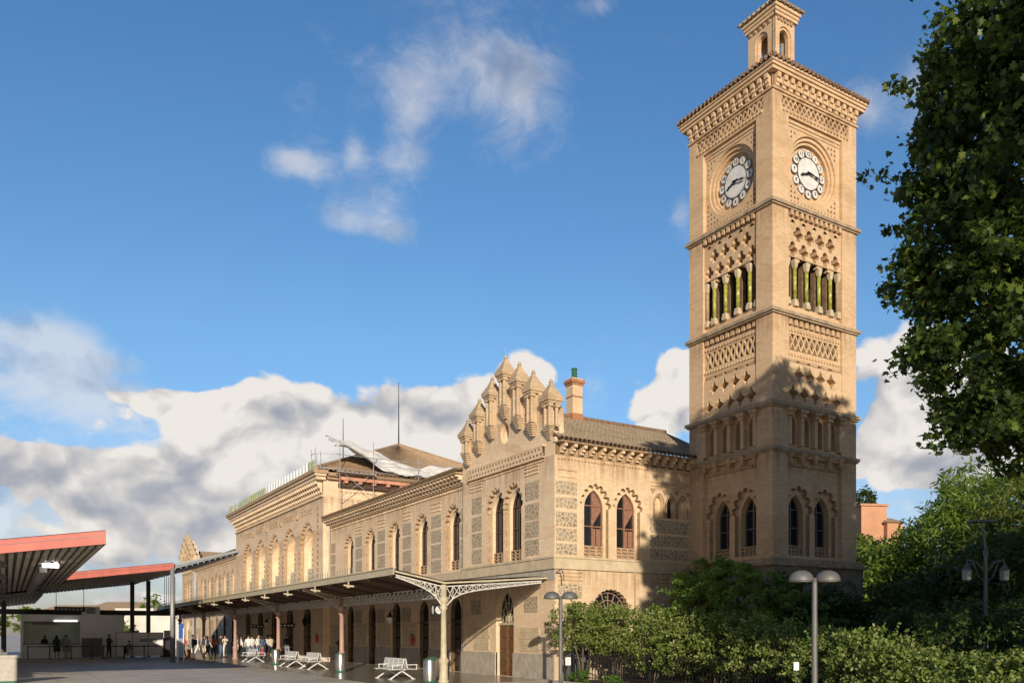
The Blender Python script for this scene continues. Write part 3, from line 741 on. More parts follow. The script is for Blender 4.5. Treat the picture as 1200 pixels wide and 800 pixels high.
# --- roofs with barrel tiles
def tile_roof(name, u0, u1, e0, r0, axis, mat='tiles', pitch=.21, parent=None, nrow=14):
    """corrugated slope: eave point e0 and ridge point r0 are (cross, z); axis 'x' runs along x"""
    n = int((u1-u0)/pitch); k = 6; mb = MB()
    C = [(u0+(u1-u0)*i/(n*k), .055*math.cos(2*PI*i/k)) for i in range(n*k+1)]
    for j in range(nrow+1):
        t = j/nrow
        for u, b in C:
            q = e0[0]+(r0[0]-e0[0])*t; z = e0[1]+(r0[1]-e0[1])*t + b + random.uniform(-.006,.006)
            mb.v.append((u, q, z) if axis == 'x' else (q, u, z))
    w_ = len(C)
    for j in range(nrow):
        for i in range(w_-1): mb.f.append((j*w_+i, j*w_+i+1, (j+1)*w_+i+1, (j+1)*w_+i)); mb.m.append(0)
    for i in range(n):                         # open ends of the cover tiles along the eave
        u = u0+(u1-u0)*(i)/n; q = e0[0]; z = e0[1]
        d = -.07 if r0[0] > e0[0] else .07
        pr_ = [(u+.085*math.cos(PI*s_/6), z+.02+.085*math.sin(PI*s_/6)) for s_ in range(7)]
        for w0 in (0, d): pass
        a = [((p, q+d, zz) if axis == 'x' else (q+d, p, zz)) for p, zz in pr_]; b = [((p, q-d*2, zz+.03) if axis == 'x' else (q-d*2, p, zz+.03)) for p, zz in pr_]
        mb.add(a+b, [(s_, s_+1, s_+8, s_+7) for s_ in range(6)], 1)
    return mb.build(name, [mat, 'tile_end'], parent or B, True)
tile_roof('roof', .0, 9.0, (-.5, 9.53), (4.15, 11.75), 'x')
tile_roof('roof', .0, 9.0, (8.8, 9.53), (4.15, 11.75), 'x')
mb = MB(); mb.tube([(.0,4.15,11.8),(9.0,4.15,11.8)], .12, 8); mb.build('ridge_tiles', 'tile_end', B)
tile_roof('roof', YG, YW, (-.42, 9.62), (5.0, 11.3), 'y', nrow=6)
tile_roof('roof', YG, YW, (11.0, 9.62), (5.0, 11.3), 'y', nrow=6)
tile_roof('roof', YH2, YW2, (-.42, 9.62), (5.0, 11.3), 'y', nrow=6)
tile_roof('roof', .0, 9.0, (YW2-.5, 9.53), (YW2+4.15, 11.75), 'x', 'tiles_hall')
tile_roof('roof', .0, 9.0, (YW2+8.8, 9.53), (YW2+4.15, 11.75), 'x', 'tiles_hall')
def chimney(x, y, z0):
    c = MB()
    c.box(x-.30, x+.30, y-.30, y+.30, z0-.5, z0+.32, 1); c.box(x-.27, x+.27, y-.27, y+.27, z0+.32, z0+1.75, 0)
    c.box(x-.285, x+.285, y-.285, y+.285, z0+1.05, z0+1.13, 1)
    c.box(x-.31, x+.31, y-.31, y+.31, z0+1.62, z0+1.72, 1); c.box(x-.36, x+.36, y-.36, y+.36, z0+1.72, z0+1.86, 1); c.box(x-.30, x+.30, y-.30, y+.30, z0+1.86, z0+1.93, 0)
    co_ = c.build('chimney', ['brick', 'brick_red'], B)
    p = MB(); p.lathe((x, y, z0+1.93), [(.14,0),(.13,.1),(.12,.42),(.145,.46),(.145,.5),(.1,.5),(.1,.3)], 12); p.build('chimney_pot', 'pot_green', co_)
chimney(3.64, 4.15, 11.62)

# --- wings either side of the hall
def wing(y0, y1, ws, near):
    fr = FWi; mb = MB(); hol = []
    for uc in ws: upper_window(mb, hol, fr, uc, .78, 4.98, 7.2, .92, 'darkwood')
    for i, uc in enumerate(ws): ground_door(mb, hol, fr, uc-.4, .6, 3.6, .7, .22, True)
    wall(mb, fr, [(y0,0),(y1,0),(y1,9.56),(y0,9.56)], hol)
    cuts = [y0+.2] + [(a+b)/2 for a, b in zip(ws, ws[1:])] + [y1-.1]
    for i, c in enumerate((a+b)/2 for a, b in zip(ws, ws[1:])):
        rubble_column(fr, c-.62, c+.62, [(4.98,5.6),(5.72,6.4),(6.52,7.15),(7.27,7.9)])
        dash_rows(mb, fr, c-.6, c+.6, (8.1, 8.3, 8.5))
        rubble_column(fr, c-.55, c+.75, [(2.5,3.3)])
    for c, hw in ((y0+.35, .28), (y1-.75, .5)):
        rubble_column(fr, c-hw, c+hw, [(4.98,5.6),(5.72,6.4),(6.52,7.15),(7.27,7.9)])
    dentils(mb, fr, y0, y1, 8.82, 8.92, -.01, .07, .2, .55, 1)
    n = int((y1-y0)/.42); fbox(mb, fr, y0, y1, 9.06, 9.47, -.05, .006, 2)  # dark strip colours in the shade behind the eave brackets
    for i in range(n):                         # deep bracketed eave
        u = y0+(i+.5)*(y1-y0)/n
        fbox(mb, fr, u-.09, u+.09, 9.36, 9.47, -.02, .5, 0); fbox(mb, fr, u-.09, u+.09, 9.22, 9.36, -.02, .34, 0); fbox(mb, fr, u-.09, u+.09, 9.08, 9.22, -.02, .17, 0)
    fbox(mb, fr, y0, y1, 9.47, 9.555, -.1, .56, 1); fbox(mb, fr, y0, y1, 8.98, 9.06, -.02, .09, 1)
    mb.build('wing_wall', ['brick_face', 'brick_dark', 'recess_shade'], B)
    mb = MB(); fbox(mb, fr, y0+.01, y1-.01, 4.5, 4.88, -.1, .07); mb.build('string_course', 'trim', B)
    mb = MB(); e = [y0+.01]
    for uc in ws: e += [uc-.4-.64, uc-.4+.64]
    e.append(y1-.01)
    for a, b in zip(e[::2], e[1::2]): mb = MB(); fbox(mb, fr, a, b, 0, 1.04, -.06, .06); mb.build('plinth', 'plinth', B)
    mb = MB()
    for i in range(len(e)//2):
        a, b = e[2*i], e[2*i+1]
        if b-a > 1.6:
            mb = MB()
            for k in range(5): fbox(mb, fr, a+.3, b-.3, 1.15+k*.25, 1.36+k*.25, -.02, .03)
            fbox(mb, fr, a, b, 2.36, 2.44, -.02, .05)
            mb.build('wall_moulding', 'trim', B)
wing(YG, YW, [9.83, 13.72, 17.6, 21.5, 25.4], True)
wing(YH2, YW2, [59.9, 63.8, 67.7, 71.6, 75.5], False)
mb = MB()
mb.tube([(.09,8.42,9.4),(.09,8.42,.1)], .06, 8); mb.build('drainpipe', 'steel_pole', B)  # dark pipe added where a strip of shade runs beside the gable block
mb = MB(); mb.tube([(.02,29.0,9.2),(.02,29.0,4.3)], .055, 8); mb.build('drainpipe', 'steel', B)

# --- central hall
mb = MB(); hol = []
for i in range(5):
    uc = 33.15+4.55*i
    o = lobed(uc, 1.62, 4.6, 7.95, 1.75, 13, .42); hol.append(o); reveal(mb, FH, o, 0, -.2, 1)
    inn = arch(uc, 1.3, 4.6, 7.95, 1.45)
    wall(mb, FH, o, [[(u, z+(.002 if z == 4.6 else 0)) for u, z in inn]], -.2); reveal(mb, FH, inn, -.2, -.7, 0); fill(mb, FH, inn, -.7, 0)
    for sd in (-1, 1):                          # alternating stepped bricks beside the jamb
        for k in range(8): fbox(mb, FH, uc+sd*1.72-.11, uc+sd*1.72+.11, 5.0+k*.38, 5.19+k*.38, -.02, .06, 1)
    p = MB(); fbox(p, FH, uc-1.29, uc+1.29, 4.62, 6.55, -.66, -.45)
    for k in range(5): fbox(p, FH, uc-1.2, uc+1.2, 4.75+k*.36, 5.02+k*.36, -.44, -.40)
    p.build('arch_screen', 'pale_board', B)
    w_ = MB(); q = arch(uc, .62, 6.7, 8.1, .8); fill(w_, FH, q, -.68); w_.build('arch_window', 'brick_face', B)
for i in range(5): ground_door(mb, hol, FH, 33.0+4.55*i, .9, 3.75, .9, .3, True)
wall(mb, FH, [(YW,0),(YH2,0),(YH2,12.4),(YW,12.4)], hol)
for i in range(5): dash_rows(mb, FH, 33.15+4.55*i-1.4, 33.15+4.55*i+1.4, (10.35, 10.5, 10.65))
for i in range(4):
    uc = 35.43+4.55*i; fbox(mb, FH, uc-.12, uc+.12, 10.2, 10.5, -.01, .12, 1)
for yy in (YW+.9,):
    for k in range(14): fbox(mb, FH, yy, yy+.32, 4.9+k*.42, 5.1+k*.42, -.02, .04, 1)
# machicolated cornice
fbox(mb, FH, YW-.08, YH2+.08, 11.12, 11.22, -.1, .12, 0)
n = 54; fbox(mb, FH, YW, YH2, 11.42, 12.22, -.05, .006, 2)  # shade between the cornice brackets painted as a dark band
for i in range(n):
    u = YW+(i+.5)*(YH2-YW)/n
    fbox(mb, FH, u-.1, u+.1, 11.42, 11.7, -.02, .15, 0); fbox(mb, FH, u-.1, u+.1, 11.7, 11.98, -.02, .32, 0); fbox(mb, FH, u-.1, u+.1, 11.98, 12.22, -.02, .5, 0)
fbox(mb, FH, YW-.3, YH2+.3, 12.22, 12.46, -.1, .55, 0); fbox(mb, FH, YW-.45, YH2+.45, 12.46, 12.62, -.1, .68, 0); fbox(mb, FH, YW-.55, YH2+.55, 12.62, 12.86, -.2, .80, 1)
# hall flank above the wing roof
FHS = Fr((XH, YW, 0), (1,0,0), (0,-1,0))
wall(mb, FHS, [(0,0),(16.6,0),(16.6,12.4),(0,12.4)], ())
fbox(mb, FHS, .0, 1.0, 9.6, 12.2, .0, .10, 0)
for k in range(9): fbox(mb, FHS, 1.1, 16.5, 10.3+k*.16, 10.36+k*.16, -.02, .03, 0)
dentils(mb, FHS, 1.1, 16, 11.55, 11.7, -.02, .12, .3, .5, 1)
FHB = Fr((XH, YH2, 0), (1,0,0), (0,1,0)); wall(mb, FHB, [(0,4),(16.6,4),(16.6,12.4),(0,12.4)], ())
wall(mb, Fr((16.3, YW, 0), (0,1,0), (1,0,0)), [(0,0),(YH2-YW,0),(YH2-YW,12.4),(0,12.4)], ())
mb.build('hall_wall', ['brick_face', 'brick_dark', 'recess_shade'], B)
mb = MB()                                      # timber eave on the flank, opened up for repairs
fbox(mb, FHS, 1.0, 16.8, 12.28, 12.50, -.3, .62)
for i in range(16): fbox(mb, FHS, 1.3+i, 1.55+i, 12.1, 12.28, -.1, .55)
mb.build('timber_eave', 'pinktimber', B)
mb = MB()
for i in range(78): mb.tube([(.75+i*.2, YW-.72, 12.6), (.75+i*.2, YW-.3, 12.86)], .085, 7)
fbox(mb, FHS, .22, 16.8, 12.5, 12.74, -.3, .52); fbox(mb, FHS, .22, .95, 12.3, 12.5, -.1, .3); mb.build('eave_tiles', 'tiles_hall', B)
mb = MB(); fbox(mb, FHS, 1.0, 16.8, 11.86, 12.1, -.1, .34); mb.build('eave_soffit', 'darkwood', B)
mb = MB()
x0, x1, y0, y1, ze = -.9, 17.0, YW-.55, YH2+.6, 12.9
A_, B_ = (8.0, 36.6, 16.85), (8.0, 49, 16.85)
def slope(a, b, c, d, nu, nv):
    k = len(mb.v)
    for j in range(nv+1):
        for i in range(nu+1):
            s_, t_ = i/nu, j/nv
            p = Vector(a).lerp(Vector(b), s_).lerp(Vector(d).lerp(Vector(c), s_), t_)
            mb.v.append((p.x, p.y, p.z + .06*math.cos(i*PI) + random.uniform(-.02, .02)))
    for j in range(nv):
        for i in range(nu):
            q = k+j*(nu+1)+i; mb.f.append((q, q+1, q+nu+2, q+nu+1)); mb.m.append(0)
slope((x0,y0,ze),(x1,y0,ze),A_,A_,110,20); slope((x0,y0,ze),(x0,y1,ze),B_,A_,130,14)
slope((x1,y0,ze),(x1,y1,ze),B_,A_,130,10); slope((x0,y1,ze),(x1,y1,ze),B_,B_,60,10)
for a, b in ((A_,(x0,y0,ze)),(A_,(x1,y0,ze)),(A_,B_),(B_,(x0,y1,ze)),(B_,(x1,y1,ze))): mb.tube([Vector(a)+Vector((0,0,.06)), Vector(b)+Vector((0,0,.06))], .14, 6)
mb.build('hall_roof', 'tiles_hall', B)
for i in range(34):                            # glazed merlons along the hall parapet
    y = 29.3+i*.79; kind = 'ceramic_lime' if i in (0,1,17,18,19,20,24,25,28,32,33) else 'ceramic_white'
    if i in (21, 22, 23, 26, 27, 30): kind = 'ceramic_lime'
    if i in (16, 29, 31): continue
    m_ = MB(); m_.box(-1.04, -.84, y-.17, y+.17, 12.86, 13.34); m_.pyr(-1.04, -.84, y-.17, y+.17, 13.34, 13.55, 0, .2); m_.build('merlon', kind, B)
tag(B, B['label'], 'station')
for y, z0, z1, lab in ((39.6,15.4,19.2,'thin dark lightning rod on the hall roof above the white merlons'),):
    m_ = MB(); m_.tube([(4.47,y,z0),(4.47,y,z1)], [.05,.02], 6); m_.box(4.37,4.57,y-.1,y+.1,z0-.3,z0+.1); tag(m_.build('lightning_rod', 'black'), lab, 'lightning rod')
m_ = MB(); m_.tube([(8,36.6,16.6),(8,36.6,21.9)], [.06,.02], 6); m_.box(7.9,8.1,36.5,36.7,16.6,17.0); tag(m_.build('lightning_rod', 'black'), 'tallest thin mast standing on the peak of the hall roof', 'lightning rod')

# scaffold and tarpaulin on the hall corner
T = thing('scaffold', 'galvanised tube scaffold wrapped round the hall roof corner', 'scaffold', (-.3, 28.9, 9.9))
mb = MB()
for x, za, zb in ((-.95,12.86,14.3),(-.6,12.86,14.1),(.55,9.9,14.9),(2.9,10.5,15.0),(6.2,10.9,14.2),(9.5,10.5,14.2)):
    for y in (28.35,) if x > 0 else (28.85, 29.75): mb.tube([(x,y,za),(x,y,zb)], .026, 6)
mb.build('standard', 'galv', T)
mb = MB()
for z in (12.95, 13.9): mb.tube([(.3,28.3,z),(9.6,28.3,z)], .022, 6); mb.tube([(.5,28.3,z),(-.98,28.82,z)], .022, 6); mb.tube([(-.98,28.82,z),(-.98,29.8,z)], .022, 6)
mb.tube([(.55,28.35,11.0),(2.9,28.35,12.9)], .02, 6); mb.tube([(.55,28.40,12.9),(2.9,28.40,11.2)], .02, 6)
mb.build('ledger', 'galv', T)
mb = MB(); mb.box(.3,3.0,28.02,28.5,12.70,12.75); mb.build('deck_board', 'galv', T)
mb = MB()
def tsheet(path, wv, nu=110, nv=26):
    k = len(mb.v)
    for j in range(nv+1):
        for i in range(nu+1):
            u, v = i/nu, j/nv
            x = path[0][0]+(path[1][0]-path[0][0])*u; f = v
            y0_ = 28.55; y1_ = 30.3 + .5*math.sin(u*9+1) + 1.6*math.exp(-((u-.22)*5)**2)
            y = y0_+(y1_-y0_)*f
            z = 13.15 + (y-28.75)*.56 + .12*math.sin(u*21+v*3) + .10*math.sin(u*9-v*5) + .07*math.sin(u*53+6*math.sin(v*5)) + .06*math.sin(v*17+u*31) + .12 + wv(u, v)
            z = max(z, 13.02+(y-28.75)*.56)
            mb.v.append((x, y, z))
    for j in range(nv):
        for i in range(nu):
            q = k+j*(nu+1)+i; mb.f.append((q, q+1, q+nu+2, q+nu+1)); mb.m.append(0)
tsheet(((.4,0),(15.6,0)), lambda u, v: 1.3*math.exp(-(u*6)**2)*(1-v*.3) - .35*math.sin(u*PI)*(1-v) + .25*math.sin(u*12)**2*(1-v)*.6)
tag(mb.build('tarpaulin', 'tarp', None, True), 'rumpled white tarpaulin spread over the damaged hall roof edge', 'tarpaulin')

# ------------------------------------------------------------------ clock tower
TX0, TX1, TY0, TY1 = 7.0, 12.0, -5.0, 0.0
K = thing('clock_tower', 'tall square brick clock tower with carved lattice panels, green columns and open lantern on top', 'tower', (9.5, -2.5, 0))
TL = Fr((TX0, TY1, 0), (0,-1,0), (-1,0,0)); TR = Fr((TX0, TY0, 0), (1,0,0), (0,-1,0))
TE_ = Fr((TX1, TY0, 0), (0,1,0), (1,0,0)); TN = Fr((TX1, TY1, 0), (-1,0,0), (0,1,0))
P0, P1, RC = .9, 4.1, -.20
def tower_face(fr, left):
    mb = MB()
    panels = [rect(P0, P1, 5.02, 8.98), rect(P0, P1, 9.34, 10.9), rect(P0, P1, 11.16, 14.55), rect(P0, P1, 14.86, 18.86), rect(P0, P1, 19.18, 22.55), rect(.5, 4.5, 22.82, 23.26)]
    wall(mb, fr, rect(0, 5, 4.8, 24.1), panels)
    for p in panels: reveal(mb, fr, p, 0, RC, 0)
    # A: two lobed windows
    hol = []
    for uc in (1.72, 3.28):
        o = lobed(uc, .62, 4.96, 6.75, 1.05, 7, .6); hol.append(o); reveal(mb, fr, o, RC, RC-.2, 1)
        inn = arch(uc, .46, 4.96, 6.7, .85)
        wall(mb, fr, o, [[(u, z+(.002 if z == 4.96 else 0)) for u, z in inn]], RC-.2); reveal(mb, fr, inn, RC-.2, RC-.6, 0)
        g = [(u, z+.5 if z == 4.96 else z) for u, z in inn]
        glazing(fr, g, uc, .46, 5.46, 7.55, RC-.5, frame='steel_pole', parent=K)
        b = MB(); fbox(b, fr, uc-.455, uc+.455, 4.98, 5.46, RC-.5, RC-.45); balustrade(b, fr, uc-.45, uc+.45, 5.0, 5.44, RC-.2, 4, 3); b.build('balustrade', 'brick_dark', K)
    wall(mb, fr, rect(P0, P1, 4.95, 8.98), hol, RC)
    dentils(mb, fr, P0+.02, P1-.02, 8.62, 8.74, RC-.01, RC+.08, .15, .55, 1)
    # B: small blind arcade with pilasters on pointed corbels
    hol = []
    for uc in (1.3, 2.1, 2.9, 3.7):
        o = arch(uc, .2, 9.5, 10.35, .3); hol.append(o); reveal(mb, fr, o, RC, RC-.35, 0)
        g = MB(); fill(g, fr, o, RC-.33); g.build('arcade_window', 'glass', K)
    wall(mb, fr, rect(P0, P1, 9.34, 10.9), hol, RC)
    for u in (P0+.08, 1.7, 2.5, 3.3, P1-.08):
        fbox(mb, fr, u-.1, u+.1, 9.45, 10.6, RC-.01, .02, 0); fbox(mb, fr, u-.15, u+.15, 10.6, 10.75, RC-.01, .1, 0); fbox(mb, fr, u-.2, u+.2, 10.75, 10.9, RC-.01, .16, 0)
        for k in range(4): fbox(mb, fr, u-.16+.035*k, u+.16-.035*k, 9.06-.09*k, 9.145-.09*k, RC-.01, .10-.025*k, 0)
    # C: carved stars, bars, diamond lattice, dentils
    cells(mb, fr, P0, P1, 11.16, 12.72, 5, 2, [(x*1.12, y*1.1) for x, y in STAR], RC+.16, RC-.2, True)
    for i in range(5): fbox(mb, fr, P0+.64*i+.1, P0+.64*i+.54, 12.80, 12.88, RC-.01, RC+.12, 1)
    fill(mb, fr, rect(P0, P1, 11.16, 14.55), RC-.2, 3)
    fbox(mb, fr, P0, P1, 12.7, 12.78, RC-.2, RC+.13); fbox(mb, fr, P0, P1, 14.2, 14.26, RC-.2, RC+.06); fbox(mb, fr, P0, P1, 12.9, 12.952, RC-.2, RC+.09); fbox(mb, fr, P0, P1, 12.95, 13.27, RC-.01, RC+.1); fbox(mb, fr, P0, P1, 13.92, 14.2, RC-.01, RC+.1)
    dentils(mb, fr, P0+.02, P1-.02, 13.05, 13.15, RC+.09, RC+.15, .17, .5, 1); dentils(mb, fr, P0+.02, P1-.02, 14.02, 14.12, RC+.09, RC+.15, .17, .5, 1)
    lattice(mb, fr, P0+.15, P1-.15, 13.29, 13.90, RC+.08, .32, .06, 0, .1)
    fbox(mb, fr, P0, P0+.15, 13.27, 13.92, RC-.01, RC+.1); fbox(mb, fr, P1-.15, P1, 13.27, 13.92, RC-.01, RC+.1)
    dentils(mb, fr, P0+.02, P1-.02, 14.28, 14.52, RC-.01, RC+.16, .29, .6, 1)
    for z_, h_ in ((8.61, .14), (14.26, .27), (18.61, .24)): fbox(mb, fr, P0+.01, P1-.01, z_, z_+h_, RC-.05, RC+.006 if z_ < 18 else RC+.126, 3)  # dark strips behind the dentils painted as their shade
    # D: open loggia with glazed columns under two carved rows
    edges = [P0+.0, 1.44, 2.13, 2.87, 3.56, P1]
    for i, u in enumerate(edges):
        if 0 < i < 5: fbox(mb, fr, u-.075, u+.075, 15.12, 17.0, RC-.36, RC-.14, 3)
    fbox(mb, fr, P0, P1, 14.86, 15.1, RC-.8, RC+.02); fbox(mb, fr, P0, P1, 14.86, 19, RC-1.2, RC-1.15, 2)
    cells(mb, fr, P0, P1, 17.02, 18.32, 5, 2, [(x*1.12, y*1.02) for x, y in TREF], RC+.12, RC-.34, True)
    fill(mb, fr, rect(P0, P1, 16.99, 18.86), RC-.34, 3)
    wall(mb, fr, [(P0,18.32),(P1,18.32),(P1,18.86),(P0,18.86)], [[(P0+.32+.64*i+x*.24, 18.46+y*.11) for x, y in TRI] for i in range(5)], RC+.12)
    dentils(mb, fr, P0+.02, P1-.02, 18.62, 18.84, RC+.07, RC+.26, .27, .5, 1)
    for i in range(5):                          # little arch heads over the openings
        uc = P0+.32+.64*i
        fbox(mb, fr, uc-.32, uc-.2, 16.9, 17.02, RC-.12, RC+.08); fbox(mb, fr, uc+.2, uc+.32, 16.9, 17.02, RC-.12, RC+.081)
    # E: square panel, concentric rings, carved corners
    zc, uc = 20.86, 2.5
    cells_fill(mb, fr, P0, P1, 19.18, 22.55, uc, zc, 1.38)
    rings = [(1.38, RC+.03), (1.24, RC-.06), (1.12, RC-.15), (1.02, RC-.30)]
    for (r0, w0), (r1, w1) in zip(rings, rings[1:]):
        a = circle(uc, zc, r0, 40); b = circle(uc, zc, r1, 40)
        reveal(mb, fr, a, w0, w1, 0)
        mb.add([fr.p(u, z, w1) for u, z in a] + [fr.p(u, z, w1) for u, z in b], [(i, (i+1) % 40, 40+(i+1) % 40, 40+i) for i in range(40)], 0)
    fill(mb, fr, circle(uc, zc, 1.02, 40), RC-.30, 0)
    fbox(mb, fr, P0-.0, P1, 22.40, 22.549, RC-.01, -.1); fbox(mb, fr, P0, P1, 22.28, 22.40, RC-.01, -.14)
    # lattice band
    fill(mb, fr, rect(.5, 4.5, 22.82, 23.26), RC-.08, 3)
    lattice(mb, fr, .52, 4.48, 22.84, 23.24, RC+.12, .27, .06, 0, .12)
    dentils(mb, fr, .5, 4.5, 22.66, 22.76, -.01, .05, .2, .5, 1)
    mb.build('wall', ['brick_tower', 'brick_dark', 'void', 'recess_shade'], K)
    # glazed columns
    for i, u in enumerate(edges):
        c = MB(); q = fr.p(u + (.09 if i == 0 else -.09 if i == 5 else 0), 0, RC+.02)
        mat = 'ceramic_green' if 0 < i < 5 else 'brick_dark'
        c.tube([(q.x,q.y,15.36),(q.x,q.y,16.66)], .08, 12); cc = c.build('column', mat, K, True)
        d = MB(); d.box(q.x-.10,q.x+.10,q.y-.10,q.y+.10,16.84,16.98); d.pyr(q.x-.10,q.x+.10,q.y-.10,q.y+.10,16.84,16.64,0,.66); d.build('capital', 'trim', cc)
        d = MB(); d.box(q.x-.12,q.x+.12,q.y-.12,q.y+.12,15.10,15.26); d.box(q.x-.1,q.x+.1,q.y-.1,q.y+.1,15.26,15.37); d.build('column_base', 'trim', cc)
    if fr in (TL, TR): clock(fr, uc, zc, RC-.30)
def cells_fill(mb, fr, u0, u1, z0, z1, uc, zc, r):
    hole = circle(uc, zc, r, 40)
    holes = [hole]
    st = .2
    nu = int((u1-u0)/st)
    for j in range(int((z1-z0-.35)/st)):
        for i in range(nu):
            u = u0+.1+st*i+.03; z = z0+.13+st*j
            if math.dist((u, z), (uc, zc)) > r+.16 and z < z1-.42: holes.append([(u+x*.13/1.2, z+y*.13/1.2) for x, y in TRI])
    wall(mb, fr, rect(u0, u1, z0, z1), holes, RC+.03)
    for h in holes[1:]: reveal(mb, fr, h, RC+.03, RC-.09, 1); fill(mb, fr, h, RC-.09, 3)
def clock(fr, uc, zc, w):
    ck = None
    m1 = MB(); m1.add([fr.p(u, z, w+.10) for u, z in circle(uc, zc, .64, 36)], [tuple(range(36))]); reveal(m1, fr, circle(uc, zc, .64, 36), w+.10, w+.0)
    ck = m1.build('clock', 'dial', K)
    rim = MB()
    rim.tube([fr.p(uc+.66*math.cos(2*PI*i/40), zc+.66*math.sin(2*PI*i/40), w+.11) for i in range(41)], .017, 6)
    pet = MB(); nums = MB()
    for h in range(12):
        t = PI/2 - 2*PI*h/12; pu, pz = uc+.83*math.cos(t), zc+.83*math.sin(t)
        pet.add([fr.p(u, z, w+.085) for u, z in circle(pu, pz, .17, 18)], [tuple(range(18))])
        rim.tube([fr.p(pu+.18*math.cos(2*PI*i/18), pz+.18*math.sin(2*PI*i/18), w+.09) for i in range(19)], .009, 5)
        cu = bpy.data.curves.new('numeral', 'FONT'); cu.body = str(h if h else 12); cu.size = .20; cu.align_x = 'CENTER'; cu.align_y = 'CENTER'; cu.extrude = .006; cu.offset = .0; cu.resolution_u = 3
        to = bpy.data.objects.new('numeral', cu); me = bpy.data.meshes.new_from_object(to)
        k = len(nums.v)
        for v in me.vertices: nums.v.append(tuple(fr.p(pu+v.co.x, pz+v.co.y, w+.10+v.co.z)))
        for f in me.polygons: nums.f.append(tuple(k+i for i in f.vertices)); nums.m.append(0)
        bpy.data.objects.remove(to); bpy.data.meshes.remove(me)
    pet.build('numeral_petals', 'dial', ck); rim.build('dial_rim', 'numeral', ck); nums.build('numerals', 'numeral', ck)
    def hand(t, L, wd, nm, ww):
        hm = MB(); d = Vector((math.sin(t), math.cos(t))); n = Vector((d.y, -d.x))
        pts = [d*-.14+n*wd*.4, d*-.14-n*wd*.4, d*.12-n*wd, d*.3-n*wd*.5, d*.42-n*wd*1.3, d*(L-.12)-n*wd*.5, d*L, d*(L-.12)+n*wd*.5, d*.42+n*wd*1.3, d*.3+n*wd*.5, d*.12+n*wd]
        loop = [(uc+q.x, zc+q.y) for q in pts]; wall(hm, fr, loop, (), w+ww+.03); reveal(hm, fr, loop, w+ww+.03, w+ww); hm.build(nm, 'black', ck)
    hand(R(251), .56, .05, 'hour_hand', .13); hand(R(102), .66, .04, 'minute_hand', .17)
for f_ in (TL, TR): tower_face(f_, f_ is TL)
mb = MB()
for f_ in (TE_, TN): wall(mb, f_, rect(0, 5, 4.8, 24.1), ())
mb.build('wall', 'brick_tower', K)
mb = MB(); mb.box(TX0-.12, TX1+.2, TY0-.2, TY1+.02, 0, 4.56)
for f_ in (TL, TR):
    for u in (.2, 1.55, 1.95, 3.25, 3.6, 4.8):
        a = f_.p(u, 0, .26); mb.tube([(a.x,a.y,.9),(a.x,a.y,3.2)], .07, 8); mb.box(a.x-.11,a.x+.11,a.y-.11,a.y+.11,3.2,3.38); mb.box(a.x-.11,a.x+.11,a.y-.11,a.y+.11,.75,.9)
    for uc in (.88, 2.6, 4.2):
        c = lobed(uc, .55, 3.3, 3.4, .55, 5, .5)[2:]
        for p, q in zip(c, c[1:]): mb.bar(f_.p(p[0], p[1], .22), f_.p(q[0], q[1], .22), .07, .1)
    fbox(mb, f_, -.02, 5.2, .0, .75, .18, .36)
mb.build('base', 'towerbase', K)
mb = MB()
mb.box(TX0-.34, TX1+.34, TY0-.34, TY1+.1, 4.56, 4.70); mb.box(TX0-.22, TX1+.22, TY0-.22, TY1+.08, 4.70, 4.86)
mb.build('ledge', 'ledge', K)
for z, e in ((9.15,.12),(10.93,.15),(14.6,.14),(18.9,.14)):
    mb = MB()
    mb.box(TX0-e, TX1+e, TY0-e, TY1+e, z, z+.13); mb.box(TX0-e*.55, TX1+e*.55, TY0-e*.55, TY1+e*.55, z-.07, z+.002)
    mb.build('ledge', 'ledge', K)
# cornice
mb = MB()
for f_ in (TL, TR, TE_, TN):
    fbox(mb, f_, .01, 4.99, 23.45, 23.97, -.05, .006, 2)  # darkened backing gives painted shade between the tower corbels
    for i in range(13):
        u = (i+.5)*5/13
        fbox(mb, f_, u-.09, u+.09, 23.76, 23.96, -.02, .20, 0); fbox(mb, f_, u-.09, u+.09, 23.60, 23.76, -.02, .13, 0); fbox(mb, f_, u-.09, u+.09, 23.46, 23.60, -.02, .09, 0)
        u2 = u+5/26
        if i < 12: fbox(mb, f_, u2-.07, u2+.07, 23.62, 23.86, -.02, .1, 0)
mb.box(TX0-.06, TX1+.06, TY0-.06, TY1+.06, 23.36, 23.44, 0)
mb.box(TX0-.24, TX1+.24, TY0-.24, TY1+.24, 23.97, 24.10, 0); mb.box(TX0-.30, TX1+.30, TY0-.30, TY1+.30, 24.10, 24.22, 0); mb.box(TX0-.35, TX1+.35, TY0-.35, TY1+.35, 24.22, 24.31, 0)
mb.build('cornice', ['brick_tower', 'brick_dark', 'recess_shade'], K)
mb = MB(); e = .40
LX0, LX1, LY0, LY1 = 8.92, 10.08, -3.30, -1.70
def roofside(a, b, c, d, n=26):
    k = len(mb.v); nv = 5; m_ = n*4
    for j in range(nv+1):
        for i in range(m_+1):
            p = Vector(a).lerp(Vector(b), i/m_).lerp(Vector(d).lerp(Vector(c), i/m_), j/nv)
            mb.v.append((p.x, p.y, p.z+.05*math.cos(2*PI*i/4)))
    for j in range(nv):
        for i in range(m_): q = k+j*(m_+1)+i; mb.f.append((q, q+1, q+m_+2, q+m_+1)); mb.m.append(0)
a, b, c, d = (TX0-e,TY0-e,24.40), (TX1+e,TY0-e,24.40), (TX1+e,TY1+e,24.40), (TX0-e,TY1+e,24.40)
A2, B2, C2, D2 = (LX0-.1,LY0-.1,25.55), (LX1+.1,LY0-.1,25.55), (LX1+.1,LY1+.1,25.55), (LX0-.1,LY1+.1,25.55)
